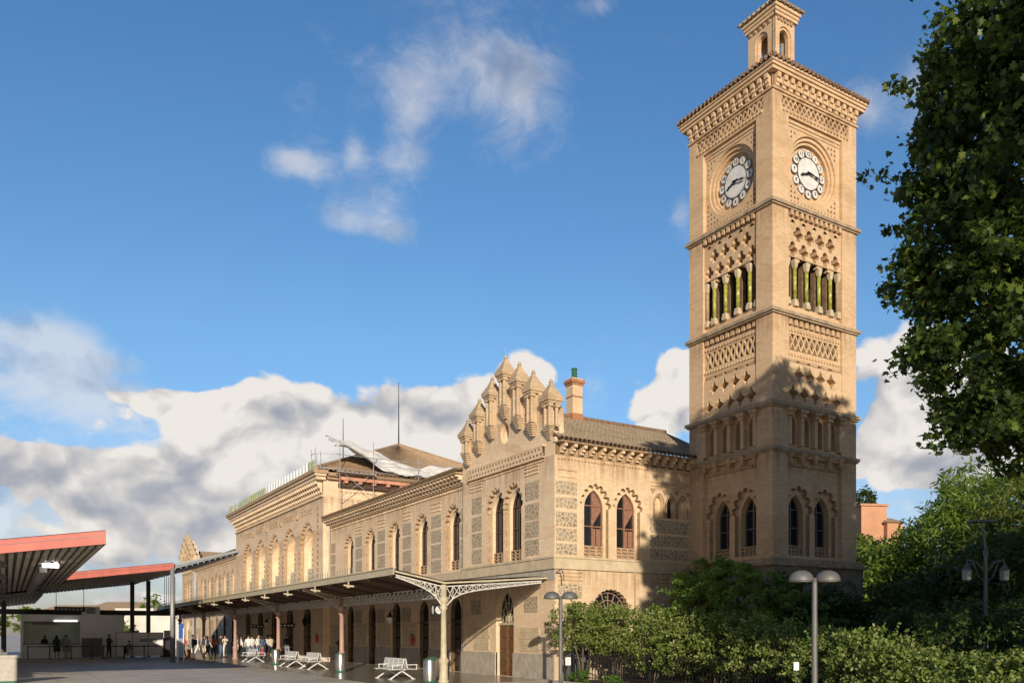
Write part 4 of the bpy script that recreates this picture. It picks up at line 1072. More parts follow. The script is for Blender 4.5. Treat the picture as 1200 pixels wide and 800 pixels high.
roofside(a,b,B2,A2); roofside(b,c,C2,B2); roofside(c,d,D2,C2); roofside(d,a,A2,D2)
for p, q in ((a,b),(b,c),(c,d),(d,a)):
    for i in range(24):
        t = (i+.5)/24; x = p[0]+(q[0]-p[0])*t; y = p[1]+(q[1]-p[1])*t
        mb.tube([(x-.03*(x-9.5), y-.03*(y+2.5), 24.42), (x+.012*(x-9.5), y+.012*(y+2.5), 24.36)], .085, 7, 1)
mb.build('roof', ['tiles', 'tile_end'], K)
# lantern
mb = MB()
LF = [Fr((LX0, LY1, 0), (0,-1,0), (-1,0,0)), Fr((LX0, LY0, 0), (1,0,0), (0,-1,0)), Fr((LX1, LY0, 0), (0,1,0), (1,0,0)), Fr((LX1, LY1, 0), (-1,0,0), (0,1,0))]
for f_ in LF:
    L_ = (LY1-LY0) if f_ in (LF[0], LF[2]) else (LX1-LX0)
    o = arch(L_/2, .27, 26.1, 27.3, .3); o2 = arch(L_/2, .37, 26.1, 27.3, .4)
    wall(mb, f_, rect(0, L_, 25.2, 28.05), [o2]); reveal(mb, f_, o2, 0, -.06)
    wall(mb, f_, o2, [[(u, z+(.002 if z == 26.1 else 0)) for u, z in o]], -.06); reveal(mb, f_, o, -.06, -.25)
    wall(mb, f_, rect(.25, L_-.25, 25.2, 28.0), [o], -.25)
    fbox(mb, f_, -.05, L_+.05, 25.5, 25.62, -.04, .05)
    for i in range(5): fbox(mb, f_, .1+i*(L_-.2)/5, .1+i*(L_-.2)/5+.12, 27.84, 27.98, -.01, .06, 1)
mb.box(LX0-.1, LX1+.1, LY0-.1, LY1+.1, 28.0, 28.14); mb.box(LX0-.14, LX1+.14, LY0-.14, LY1+.14, 28.14, 28.28); mb.box(LX0-.2, LX1+.2, LY0-.2, LY1+.2, 28.28, 28.42)
ln = mb.build('lantern', ['brick_tower', 'brick_dark'], K)
mb = MB(); mb.pyr(LX0-.26, LX1+.26, LY0-.26, LY1+.26, 28.44, 29.3, 0, .05)
for i in range(9):
    y = LY0-.3+i*(LY1-LY0+.6)/8; mb.tube([(LX0-.3,y,28.45),(LX0-.1,y,28.66)], .07, 6)
for i in range(7):
    x = LX0-.3+i*(LX1-LX0+.6)/6; mb.tube([(x,LY0-.3,28.45),(x,LY0-.1,28.66)], .07, 6)
mb.build('lantern_roof', 'tiles', ln)
mb = MB(); mb.lathe((9.5,-2.5,26.55), [(.0,.5),(.08,.48),(.12,.3),(.15,.12),(.22,0)], 14); mb.tube([(9.5,-3.0,27.05),(9.5,-2.0,27.05)], .04, 6); mb.build('bell', 'black', ln)
mb = MB(); mb.tube([(8.78,-3.42,26.6),(8.78,-3.42,28.6)], .014, 5); mb.tube([(8.78,-3.42,26.6),(8.93,-3.29,26.6)], .012, 5); mb.tube([(8.78,-3.42,27.4),(8.93,-3.29,27.4)], .012, 5); mb.build('lightning_cable', 'black', ln)

# ------------------------------------------------------------------ platform canopy
Cn = thing('platform_canopy', 'long cream iron platform canopy with lattice brackets and dark timber soffit along the station', 'canopy', (-4.52, .6, 0))
CX, CO, CE = -4.52, -6.49, 62
mb = MB()
mb.add([(CO,.6,4.06),(CX,.6,3.68),(CX,CE,3.68),(CO,CE,4.06)], [(0,1,2,3)]); mb.add([(CX,.6,3.68),(-.08,.6,4.05),(-.08,CE,4.05),(CX,CE,3.68)], [(0,1,2,3)])
for i in range(26):
    y = .9+i*2.4; mb.bar((CO,y,4.0),(CX,y,3.63), .08, .12); mb.bar((CX,y,3.63),(-.1,y,4.0), .08, .12)
mb.build('soffit', 'soffit_wood', Cn)
mb = MB()
mb.add([(CO,.6,4.22),(CX,.6,3.84),(CX,CE,3.84),(CO,CE,4.22)], [(0,1,2,3)]); mb.add([(CX,.6,3.84),(-.08,.6,4.20),(-.08,CE,4.20),(CX,CE,3.84)], [(0,1,2,3)])
mb.build('roof', 'steel', Cn)
mb = MB()
mb.box(CO-.04, CO+.01, .55, CE, 4.0, 4.24); mb.bar((CO,.57,4.12),(CX,.57,3.76), .06, .22, up=(0,1,0)); mb.bar((CX,.57,3.76),(-.06,.57,4.10), .06, .22, up=(0,1,0))
mb.box(CO-.08, CO+.05, .5, CE, 4.24, 4.28)
mb.build('fascia', 'cream_iron', Cn)
mb = MB()
prof = []
for i in range(170):
    y = 5.0+i*.33; prof += [(y-.165,.04),(y-.06,.04),(y-.06,.24),(y,.33),(y+.06,.24),(y+.06,.04)]
for (ya, za), (yb, zb) in zip(prof, prof[1:]):
    if yb > ya: mb.add([(CO-.01,ya,4.27),(CO-.01,yb,4.27),(CO-.01,yb,4.27+zb),(CO-.01,ya,4.27+za)], [(0,1,2,3)])
mb.build('cresting', 'cream_iron', Cn)
def xlat(mb, a0, a1, b0, b1, n, w=.035):       # lattice between a top line a0-a1 and a bottom line b0-b1
    a0, a1, b0, b1 = map(Vector, (a0, a1, b0, b1))
    mb.bar(a0, a1, w*1.5); 
    mb.bar(b0, b1, w*1.5)
    for i in range(n):
        s, t = i/n, (i+1)/n
        mb.bar(a0.lerp(a1, s), b0.lerp(b1, t), w, w*.6); mb.bar(b0.lerp(b1, s), a0.lerp(a1, t), w, w*.62)
        mb.bar(a0.lerp(a1, s), b0.lerp(b1, s), w, w*.7)
posts = [(.6, 'cream_iron')] + [(.6+11.85*i, 'rose_iron') for i in range(1, 6)]
for y, mt in posts:
    mb = MB()
    mb.lathe((CX, y, 0), [(.2,0),(.2,.12),(.16,.16),(.16,.75),(.19,.8),(.19,.9),(.13,.96),(.115,1.1),(.10,2.75),(.16,2.82),(.12,2.9),(.12,3.0),(.19,3.1),(.16,3.2),(.11,3.22),(.11,3.7)], 14)
    mb.box(CX-.14, CX+.14, y-.14, y+.14, 3.12, 3.24)
    mb.build('post', mt, Cn, True)
    mb = MB()
    for x0_, x1_, z0_, z1_, n_, dp in ((CX-.1, CO+.08, 3.64, 4.0, 8, .62), (CX+.1, -.25, 3.64, 3.98, 15, .66)):
        top = [Vector((x0_+(x1_-x0_)*i/n_, y, z0_+(z1_-z0_)*i/n_)) for i in range(n_+1)]
        bot = [q-Vector((0,0,.07+.20*(1-i/n_)+(dp-.2)*math.exp(-i/1.3))) for i, q in enumerate(top)]
        for i in range(n_):
            mb.bar(top[i], top[i+1], .04); mb.bar(bot[i], bot[i+1], .045); mb.bar(top[i], bot[i+1], .026); mb.bar(bot[i], top[i+1], .026, .022); mb.bar(top[i], bot[i], .024)
    mb.build('bracket', 'white_iron' if y < 2 else 'cream_iron', Cn)
mb = MB()
for i in range(5):
    y0 = .6+11.85*i+.12; y1 = y0+11.85-.24
    xlat(mb, (CX,y0,3.6),(CX,y1,3.6),(CX,y0,3.22),(CX,y1,3.22), 24, .03)
mb.build('lattice_girder', 'white_iron', Cn)
for i in range(11):
    y = 5.5+i*4.6; mb = MB(); mb.tube([(CO-.02,y,4.0),(CO-.02,y,3.86)], .03, 6); mb.bar((CO-.22,y,3.84),(CO+.2,y,3.80), .1, .06); mb.lathe((CO-.02,y,3.74),[(.02,.1),(.09,.02),(.08,0)],8)
    mb.build('floodlight', 'cream_iron', Cn)

# things under the canopy
def wall_lantern(y, lit, lab):
    t = thing('wall_lantern', lab, 'lantern', (-.45, y, 2.4), group='lanterns on the station wall')
    m_ = MB(); m_.lathe((0,0,0), [(.03,0),(.12,.06),(.17,.34),(.17,.36)], 6); m_.build('lantern_glass', 'white' if lit else 'glass', t, local=True)
    m_ = MB(); m_.lathe((0,0,.36), [(.22,0),(.1,.14),(.06,.2),(.08,.26),(.0,.32)], 6); m_.build('lantern_cap', 'black', t, local=True)
    m_ = MB(); m_.tube([(0,0,.66),(.15,0,.78),(.62,0,.7)], .02, 6); m_.build('lantern_arm', 'black', t, local=True)
wall_lantern(16.6, True, 'white wall lantern on the station wall, nearest the hanging clock'); wall_lantern(33.1, False, 'dark glass lantern on the station wall between two sign boards'); wall_lantern(44.0, True, 'farthest white lantern above the crowd on the platform')
t = thing('hanging_clock', 'round station clock in a square black case hanging beside the cream post', 'clock', (-4.35, 1.5, 2.78))
m_ = MB(); m_.box(-.2,.2,-.12,.12,-.22,.22); m_.tube([(0,0,.22),(0,0,.85)], .02, 6); m_.build('case', 'black', t, local=True)
m_ = MB(); m_.add([(.16*math.cos(2*PI*i/24),-.126,.16*math.sin(2*PI*i/24)) for i in range(24)], [tuple(range(24))]); m_.add([(-.206,.1*math.cos(2*PI*i/24),.16*math.sin(2*PI*i/24)) for i in range(24)], [tuple(range(24))]); f_ = m_.build('dial', 'dial', t, local=True)
m_ = MB(); m_.bar((0,-.134,0),(-.09,-.134,-.03),.018,.006); m_.bar((0,-.134,0),(.12,-.134,-.03),.012,.006)
for i in range(12): m_.bar((.125*math.cos(PI*i/6),-.131,.125*math.sin(PI*i/6)),(.148*math.cos(PI*i/6),-.131,.148*math.sin(PI*i/6)),.01,.004)
m_.build('clock_hands', 'black', f_, local=True)
for y, lab in ((14.5, 'red fire extinguisher on the wall between two dark doorways'), (30.0, 'red fire extinguisher on the wall at the far lit stretch')):
    t = thing('fire_extinguisher', lab, 'extinguisher', (.0 if y < 29.3 else -.5, y, 1.25), group='fire extinguishers on the station wall')
    m_ = MB(); m_.lathe((0,0,0), [(.085,0),(.09,.04),(.09,.42),(.05,.5),(.03,.52)], 10); m_.build('cylinder', 'redpaint', t, True, True)
    m_ = MB(); m_.lathe((0,0,.52), [(.03,0),(.03,.05),(.01,.06)], 8); m_.bar((-.02,0,.58),(-.14,0,.6),.03); m_.tube([(-.03,0,.55),(-.12,.06,.5),(-.11,.08,.2)], .014, 5); m_.build('valve', 'black', t, local=True)
for y, lab in ((36.2, 'dark hanging direction board under the canopy by the rose post'), (45.5, 'dark hanging direction board above the waiting crowd')):
    t = thing('platform_sign', lab, 'sign', (-.9, y, 2.3), group='dark sign boards under the canopy')
    m_ = MB(); m_.box(-.6,.6,-.04,.04,0,.3); m_.build('board', 'black', t, local=True)
    m_ = MB()
    for k in range(4): m_.box(-.5+k*.27,-.34+k*.27,-.048,-.043,.09,.2)
    m_.build('lettering', 'white', t, local=True)
    for hx in (-.4, .4): m_ = MB(); m_.tube([(hx,0,.3),(hx,0,1.6)], .015, 5); m_.build('hanger', 'black', t, local=True)

# benches (back to back, four seats long)
BL = {5.0: 'white perforated steel back-to-back bench nearest the cream post', 16.5: 'white back-to-back bench beside the steel bin on the second post', 20.6: 'white back-to-back bench in the middle, behind the nearer pair', 30.0: 'farthest white bench with the child in red on it'}
def make_bench(y):
    t = thing('platform_bench', BL[y], 'bench', (-4.7, y, 0), group='white benches under the canopy')
    for sx in (-1, 1):
        for k in range(4):
            y0 = -1.05+k*.53; m_ = MB()
            for j in range(6):
                a = .10+j*.075; m_.box(sx*a, sx*(a+.06), y0, y0+.49, .42-.004*j, .445-.004*j)
            m_.build('seat', 'white_perf', t, local=True)
            m_ = MB()
            for j in range(6):
                m_.bar((sx*(.11-.012*j), y0, .50+j*.065), (sx*(.11-.012*j), y0+.49, .50+j*.065), .02, .055)
            m_.bar((sx*.12,y0,.46),(sx*.03,y0,.86),.03,.03); m_.bar((sx*.12,y0+.49,.46),(sx*.03,y0+.49,.86),.03,.03)
            m_.build('backrest', 'white_perf', t, local=True)
    for y0 in (-.75, .75):
        m_ = MB()
        m_.bar((-.55,y0,.40),(.55,y0,.40),.05,.05); m_.bar((-.1,y0,.40),(.48,y0,.02),.05,.05); m_.bar((.1,y0+.06,.40),(-.48,y0+.06,.02),.05,.05); m_.box(.42,.56,y0-.04,y0+.04,.0,.03); m_.box(-.56,-.42,y0+.02,y0+.1,.0,.03)
        m_.build('leg_frame', 'white_perf', t, local=True)
        m_ = MB(); m_.bar((-.56,y0-.27,.60),(-.12,y0-.27,.60),.035,.03); m_.bar((-.52,y0-.27,.6),(-.52,y0-.27,.42),.03); m_.bar((.56,y0-.27,.60),(.12,y0-.27,.60),.035,.03); m_.bar((.52,y0-.27,.6),(.52,y0-.27,.42),.03); m_.build('armrest', 'white_perf', t, local=True)
    return t
bench = make_bench(5.0)
for y in (16.5, 20.6, 30.0): dup(bench, (-4.7, y, 0), label=BL[y])

# litter bins
def make_bin(lab):
    t = thing('litter_bin', lab, 'bin', (0,0,0), group='steel bins along the platform')
    m_ = MB(); m_.lathe((0,0,.05), [(.24,0),(.245,.02),(.245,.78),(.235,.8),(.235,.86),(.19,.87),(.18,.6)], 20); m_.build('drum', 'inox', t, True, True)
    m_ = MB(); m_.lathe((0,0,0), [(.25,0),(.255,.06),(.25,.09)], 20); m_.lathe((0,0,.86), [(.245,0),(.25,.03),(.24,.05),(.19,.05),(.18,.0)], 20); m_.build('rim', 'green_rim', t, True, True)
    return t
bn = make_bin('brushed steel bin standing at the foot of the second canopy post'); bn.location = (-4.72, 12.0, 0)
dup(bn, (-4.72, 24.1, 0), label='brushed steel bin at the foot of the third canopy post')
dup(bn, (-3.75, 3.4, 0), label='steel bin standing farther back behind the cream post, half hidden')
dup(bn, (-4.75, 1.35, 0), label='steel bin touching the base of the cream canopy post')

# ------------------------------------------------------------------ modern platform canopies
def red_canopy(name, lab, xr, zr, y0, y1, length, slope, fh, beam=True, mats=('red','soffit'), skew=0):
    """right eave at xr (soffit height zr), falling towards -x"""
    t = thing(name, lab, 'canopy', (xr, y0, 0), group='red edged platform canopies')
    zl = zr - slope*length; xl = xr-length
    m_ = MB()
    yl = y0+skew*length
    m_.add([(xl,yl,zl),(xr,y0,zr),(xr,y0,zr+fh),(xl,yl,zl+fh),(xl,yl+.12,zl),(xr,y0+.12,zr),(xr,y0+.12,zr+fh),(xl,yl+.12,zl+fh)], [(0,1,2,3),(7,6,5,4),(0,4,5,1),(3,2,6,7)])
    m_.add([(xl,yl-.01,zl+fh*.60),(xr,y0-.01,zr+fh*.60),(xr,y0-.01,zr+fh*.64),(xl,yl-.01,zl+fh*.64)], [(0,1,2,3)], 1)
    m_.add([(xr+.004,y0,zr-.02),(xr+.004,y1,zr-.02),(xr+.004,y1,zr+fh),(xr+.004,y0,zr+fh)], [(0,1,2,3)])
    m_.build('fascia', [mats[0], 'kpanel_d'], t)
    m_ = MB()
    m_.add([(xl,yl+.12,zl+.03),(xr,y0+.12,zr+.03),(xr,y1,zr+.03),(xl,y1,zl+.03)], [(0,1,2,3)], 1)
    n = int(length/.25)
    for i in range(n):                         # ribbed metal lining, ribs run along the platform
        x = xr-.1-i*.25; z = zr-slope*(xr-x)
        m_.box(x-.09, x+.05, y0+.16+skew*(xr-x+.1), y1, z-.035, z+.02, 0)
    m_.build('soffit', [mats[1], 'black'], t)
    m_ = MB(); m_.add([(xl,yl,zl+fh+.02),(xr,y0,zr+fh+.02),(xr,y1,zr+fh+.02),(xl,y1,zl+fh+.02)], [(0,1,2,3)]); m_.build('roof', 'kpanel_d', t)
    return t, lambda x: zr-slope*(xr-x)
t, zf = red_canopy('platform_roof', 'nearest modern canopy with red fascia and ribbed soffit at the left edge', -15.43, 4.85, 3.4, 36.5, 11, .128, .44, skew=.4)
m_ = MB(); x = -16.95; m_.box(x-.13, x+.13, 11.5, 36, zf(x)-.34, zf(x)-.1); 
for k in range(14): m_.box(x+.131, x+.134, 12+k*1.6, 12.5+k*1.6, zf(x)-.28, zf(x)-.16, 1)
m_.build('beam', ['steel', 'black'], t)
m_ = MB()
for y in (8, 16, 24, 32): m_.bar((-18.2,y,zf(-18.2)-.1),(-22.5,y,2.9),.12,.26)
m_.tube([(-22.4,8,0),(-22.4,8,3.2)], .16, 10); m_.tube([(-22.4,24,0),(-22.4,24,3.2)], .16, 10); m_.box(-22.55,-22.25,4,36,2.7,3.05)
m_.build('support_frame', 'kpanel_d', t)
lm = bpy.data.materials.new('lit_luminaire'); lm.use_nodes = True
lb = lm.node_tree.nodes['Principled BSDF']; lb.inputs['Emission Color'].default_value = (1, .95, .85, 1); lb.inputs['Emission Strength'].default_value = 4.0
M['lum'] = lm
m_ = MB(); m_.box(-17.0,-16.45,10.6,11.1,zf(-16.7)-.20,zf(-16.7)-.06); m_.build('luminaire', 'lum', t)
t2, zf2 = red_canopy('platform_roof', 'modern canopy with red fascia in front of the station wall, on a grey pole', -9.14, 5.99, 32, 52, 14, .145, .43)
m_ = MB(); m_.tube([(-9.3,31.6,0),(-9.3,31.6,6.05)], .13, 12); m_.box(-9.5,-9.1,31.4,31.8,0,.05); m_.build('pole', 'steel', t2, True)
m_ = MB()
for x, y in ((-10.05,46),(-8.85,46.6)): m_.box(x-.14,x+.14,y-.14,y+.14,0,6.0)
m_.build('column', 'black', t2)
m_ = MB()
for k in range(6): m_.tube([(-8.6+k*.14,40,3.6),(-8.6+k*.14,40,6.0)], .02, 5)
m_.build('tie_rods', 'black', t2)
t = thing('glazed_canopy', 'grey ribbed wing roof rising from the red canopy towards the station', 'canopy', (-9.1, 32, 0))
m_ = MB(); a, b = Vector((-9.08,31.9,6.06)), Vector((-5.7,29.4,7.08)); dy = Vector((0,16,0)); up = Vector((0,0,.3))
m_.add([a, b, b+dy, a+dy, a+up, b+up*.55, b+dy+up*.55, a+dy+up], [(0,1,2,3),(7,6,5,4),(0,4,5,1),(1,5,6,2),(2,6,7,3),(3,7,4,0)])
m_.build('roof_panel', 'kpanel', t)
m_ = MB()
for k in range(12): p = a.lerp(b, k/11); m_.bar(p+Vector((0,.1,-.05)), p+dy+Vector((0,0,-.05)), .08, .1)
m_.bar(a+Vector((0,-.02,.14)), b+Vector((0,-.02,.08)), .06, .10)
m_.build('rib', 'steel', t)
t3, _ = red_canopy('platform_roof', 'dark distant canopy end under the nearest red canopy', -16.1, 4.5, 41.3, 41.35+20, 9, .15, .34, mats=('kpanel_d','soffit'))
m_ = MB(); m_.box(-18.5,-18.2,44,44.3,0,4.2); m_.box(-18.5,-18.2,54,54.3,0,4.2); m_.build('column', 'black', t3)
t = thing('footbridge_beam', 'long dark beam spanning above the ticket office towards the old canopy', 'beam', (-12, 50, 0))
m_ = MB(); m_.box(-19.5,-6.3,49.8,50.2,3.32,3.72); m_.build('beam', 'black', t)
m_ = MB(); m_.box(-19.4,-19.1,49.85,50.15,0,3.32); m_.box(-6.7,-6.4,49.85,50.15,0,3.32); m_.build('support', 'black', t)

# ------------------------------------------------------------------ ticket office
t = thing('ticket_office', 'low grey glass ticket office with counter windows beneath the canopies', 'kiosk', (-13, 47, 0))
m_ = MB(); m_.box(-17.3,-10.5,48.2,50.6,0,3.2); m_.box(-13.5,-10.5,47.0,48.2,0,3.2,); m_.box(-17.3,-17.15,47,48.2,0,3.2); m_.box(-17.15,-13.5,47.05,48.2,2.72,3.2)
for x in (-13.5,-12.0): m_.box(x-.012,x+.012,46.985,47,0,3.2)
m_.box(-17.35,-10.45,46.9,50.7,3.2,3.28)
m_.build('wall', 'kpanel_l', t)
m_ = MB(); m_.box(-17.15,-13.5,47.1,48.2,0,1.02); 
for k in range(4): m_.box(-17.1+k*.92,-16.25+k*.92,47.06,47.1,.1,.98)
m_.build('counter', 'kpanel_l', t)
m_ = MB(); m_.box(-17.2,-13.45,46.95,47.3,1.02,1.08); m_.box(-17.15,-13.5,46.98,47.04,2.66,2.74); m_.box(-16.6,-15.0,46.97,47.05,2.5,2.66); m_.build('counter_top', 'kpanel_d', t)
m_ = MB(); m_.box(-17.15,-13.5,47.4,47.44,1.08,2.7); m_.build('glass', 'kglass', t)
m_ = MB(); m_.box(-13.4,-12.0,46.95,46.985,.05,1.5); m_.build('door_panel', 'kpanel_d', t)
m_ = MB(); m_.box(-13.4,-12.2,46.7,47.3,3.28,3.9); m_.box(-13.1,-12.5,46.68,46.7,3.36,3.82,1); 
for k in range(5): m_.box(-13.1,-12.5,46.665,46.68,3.42+k*.08,3.45+k*.08,0)
m_.build('ventilation_unit', ['kpanel_l', 'black'], t)
m_ = MB(); m_.box(-15.2,-13.7,46.99,47.04,2.76,2.82); m_.build('strip_light', 'lum', t)
t = thing('glass_screen', 'waist high pale panel screen right of the ticket office', 'screen', (-9.2, 45.5, 0))
m_ = MB(); m_.box(-11.2,-7.95,45.5,45.58,.12,1.9); m_.build('panel', 'white', t)
m_ = MB()
for x in (-11.2,-10.1,-9.0,-7.95): m_.box(x-.03,x+.03,45.44,45.64,0,1.94)
m_.box(-11.2,-7.95,45.47,45.61,1.88,1.94); m_.box(-9.6,-8.4,45.46,45.495,1.2,1.45); m_.build('frame', 'steel', t)
t = thing('departure_board', 'dark departure board hanging on thin rods below the red canopy', 'sign', (-14.4, 42.5, 3.4))
m_ = MB(); m_.box(-.95,.95,-.1,.1,0,.36); m_.build('board', 'black', t, local=True)
m_ = MB()
for k in range(7): m_.box(-.82+k*.24,-.66+k*.24,-.106,-.101,.12,.24)
m_.build('lettering', 'steel', t, local=True)
for hx in (-.85, .85): m_ = MB(); m_.tube([(hx,0,.36),(hx,0,2.0)], .02, 5); m_.build('hanger', 'black', t, local=True)
def barrier(x, y, n, lab):
    t = thing('queue_barrier', lab, 'barrier', (x, y, 0), group='queue barriers by the ticket office')
    for k in range(n):
        m_ = MB(); m_.tube([(k*1.35,0,0),(k*1.35,0,.98)], .035, 8); m_.lathe((k*1.35,0,0), [(.17,0),(.17,.03),(.04,.05)], 10); m_.build('post', 'black', t, local=True)
    m_ = MB(); m_.box(0,(n-1)*1.35,-.01,.01,.86,.93); m_.build('belt', 'black', t, local=True)
barrier(-16.9, 45.0, 4, 'black belt barrier in front of the ticket counter'); barrier(-12.2, 43.6, 4, 'black belt barrier in front of the pale screen')
t = thing('information_totem', 'slim white and blue information totem beside the grey canopy pole', 'totem', (-9.0, 31.6, 0))
m_ = MB(); m_.box(-.06,.06,-.06,.06,0,2.45); m_.box(.32,.38,-.05,.05,0,2.2); m_.build('upright', 'white', t, local=True)
m_ = MB(); m_.box(.06,.32,-.04,.04,1.55,2.2); m_.box(.02,.36,-.045,.045,2.2,2.5,); m_.build('blue_panel', 'blue', t, local=True)
m_ = MB(); m_.box(.06,.32,-.035,.035,.35,1.55); m_.build('notice_panel', 'kpanel', t, local=True)
t = thing('vending_machine', 'dark vending machine standing beside the pale screen', 'vending machine', (-7.6, 46.2, 0))
m_ = MB(); m_.box(-.45,.45,-.4,.4,0,1.5); m_.build('cabinet', 'darkwood', t, local=True); m_ = MB(); m_.box(-.38,.3,-.412,-.4,.5,1.4); m_.build('front_panel', 'black', t, local=True)
t = thing('litter_container', 'pale concrete litter container with green foot at the left edge', 'bin', (-18.45, 9.95, 0))
m_ = MB()
def rbox(m_, a, b, r, z0, z1, mi=0, n=5):
    pts = []
    for cx, cy, s0 in ((a-r,b-r,0),(-a+r,b-r,1),(-a+r,-b+r,2),(a-r,-b+r,3)):
        for k in range(n+1): q = PI/2*(s0+k/n); pts.append((cx+r*math.cos(q), cy+r*math.sin(q)))
    k = len(pts); m_.add([(x,y,z0) for x,y in pts]+[(x,y,z1) for x,y in pts], [(i,(i+1)%k,k+(i+1)%k,k+i) for i in range(k)]+[tuple(range(k,2*k))], mi)
rbox(m_, .62, .42, .14, .1, 1.0); rbox(m_, .66, .46, .15, .96, 1.06); m_.build('body', 'binstone', t, local=True)
m_ = MB(); rbox(m_, .64, .44, .14, .0, .1); m_.build('foot', 'green_rim', t, local=True)
m_ = MB(); m_.box(-.3,.3,-.15,.15,1.06,1.18); m_.lathe((.1,0,1.18), [(.1,0),(.08,.1),(.0,.12)], 8); m_.build('lid', 'kpanel_d', t, local=True)
t['label'] = 'pale concrete litter container with green foot at the left edge'

# ------------------------------------------------------------------ lamp posts
def dome_lamp(lab, loc, rz):
    t = thing('street_lamp', lab, 'lamp post', loc, rz, 'double dome lamp posts')
    m_ = MB(); m_.tube([(0,0,0),(0,0,.5),(0,0,2.95),(0,0,3.12)], [.075,.07,.06,.06], 12); m_.lathe((0,0,0), [(.14,0),(.14,.03),(.08,.06)], 12); m_.build('pole', 'steel_pole', t, True, True)
    m_ = MB(); m_.box(-.2,.2,-.04,.04,3.06,3.14); m_.build('arm', 'black', t, local=True)
    for s_ in (-1, 1):
        m_ = MB(); m_.lathe((s_*.30,0,3.06), [(.275,.0),(.28,.02),(.27,.08),(.235,.15),(.175,.205),(.09,.24),(.0,.25)], 24); m_.build('dome', 'steel_pole', t, True, True)
        m_ = MB(); m_.lathe((s_*.30,0,3.055), [(.0,-.015),(.16,-.012),(.272,0.0)], 20); m_.build('diffuser', 'steel', t, True, True)
    return t
dome_lamp('slim grey lamp post with two domes in front of the station corner', (-2.45, -4.34, 0), -YAW)
dome_lamp('nearer grey lamp post with two domes in front of the tower base', (-2.95, -15.9, 0), -YAW)
t = thing('ornate_lamp', 'white ornate lamp post with two lanterns in the shade on the right', 'lamp post', (4.43, -15.49, 0), -YAW)  # pale lamp built in dark grey, its shade put into the colour
m_ = MB(); m_.lathe((0,0,0), [(.16,0),(.16,.3),(.09,.4),(.065,1.2),(.05,4.0),(.07,4.1),(.02,4.3)], 10); m_.build('pole', 'kpanel_d', t, True, True)
for s_ in (-1, 1):
    m_ = MB(); m_.tube([(0,0,3.55),(s_*.25,0,3.85),(s_*.5,0,3.92),(s_*.52,0,3.8)], .025, 6); m_.tube([(0,0,3.3),(s_*.2,0,3.45),(s_*.35,0,3.85)], .018, 6); m_.build('arm', 'kpanel_d', t, local=True)
    m_ = MB(); m_.lathe((s_*.52,0,3.32), [(.06,0),(.13,.04),(.14,.28),(.14,.3)], 6); m_.build('lantern', 'steel', t, local=True)
    m_ = MB(); m_.lathe((s_*.52,0,3.62), [(.17,0),(.08,.1),(.03,.18),(.0,.22)], 6); m_.build('lantern_cap', 'steel_pole', t, local=True)
m_ = MB(); m_.box(-.45,.25,-.15,.2,4.95,5.02); m_.bar((0,0,4.2),(-.1,0,4.95),.05); m_.build('floodlight', 'kpanel_d', t, local=True)

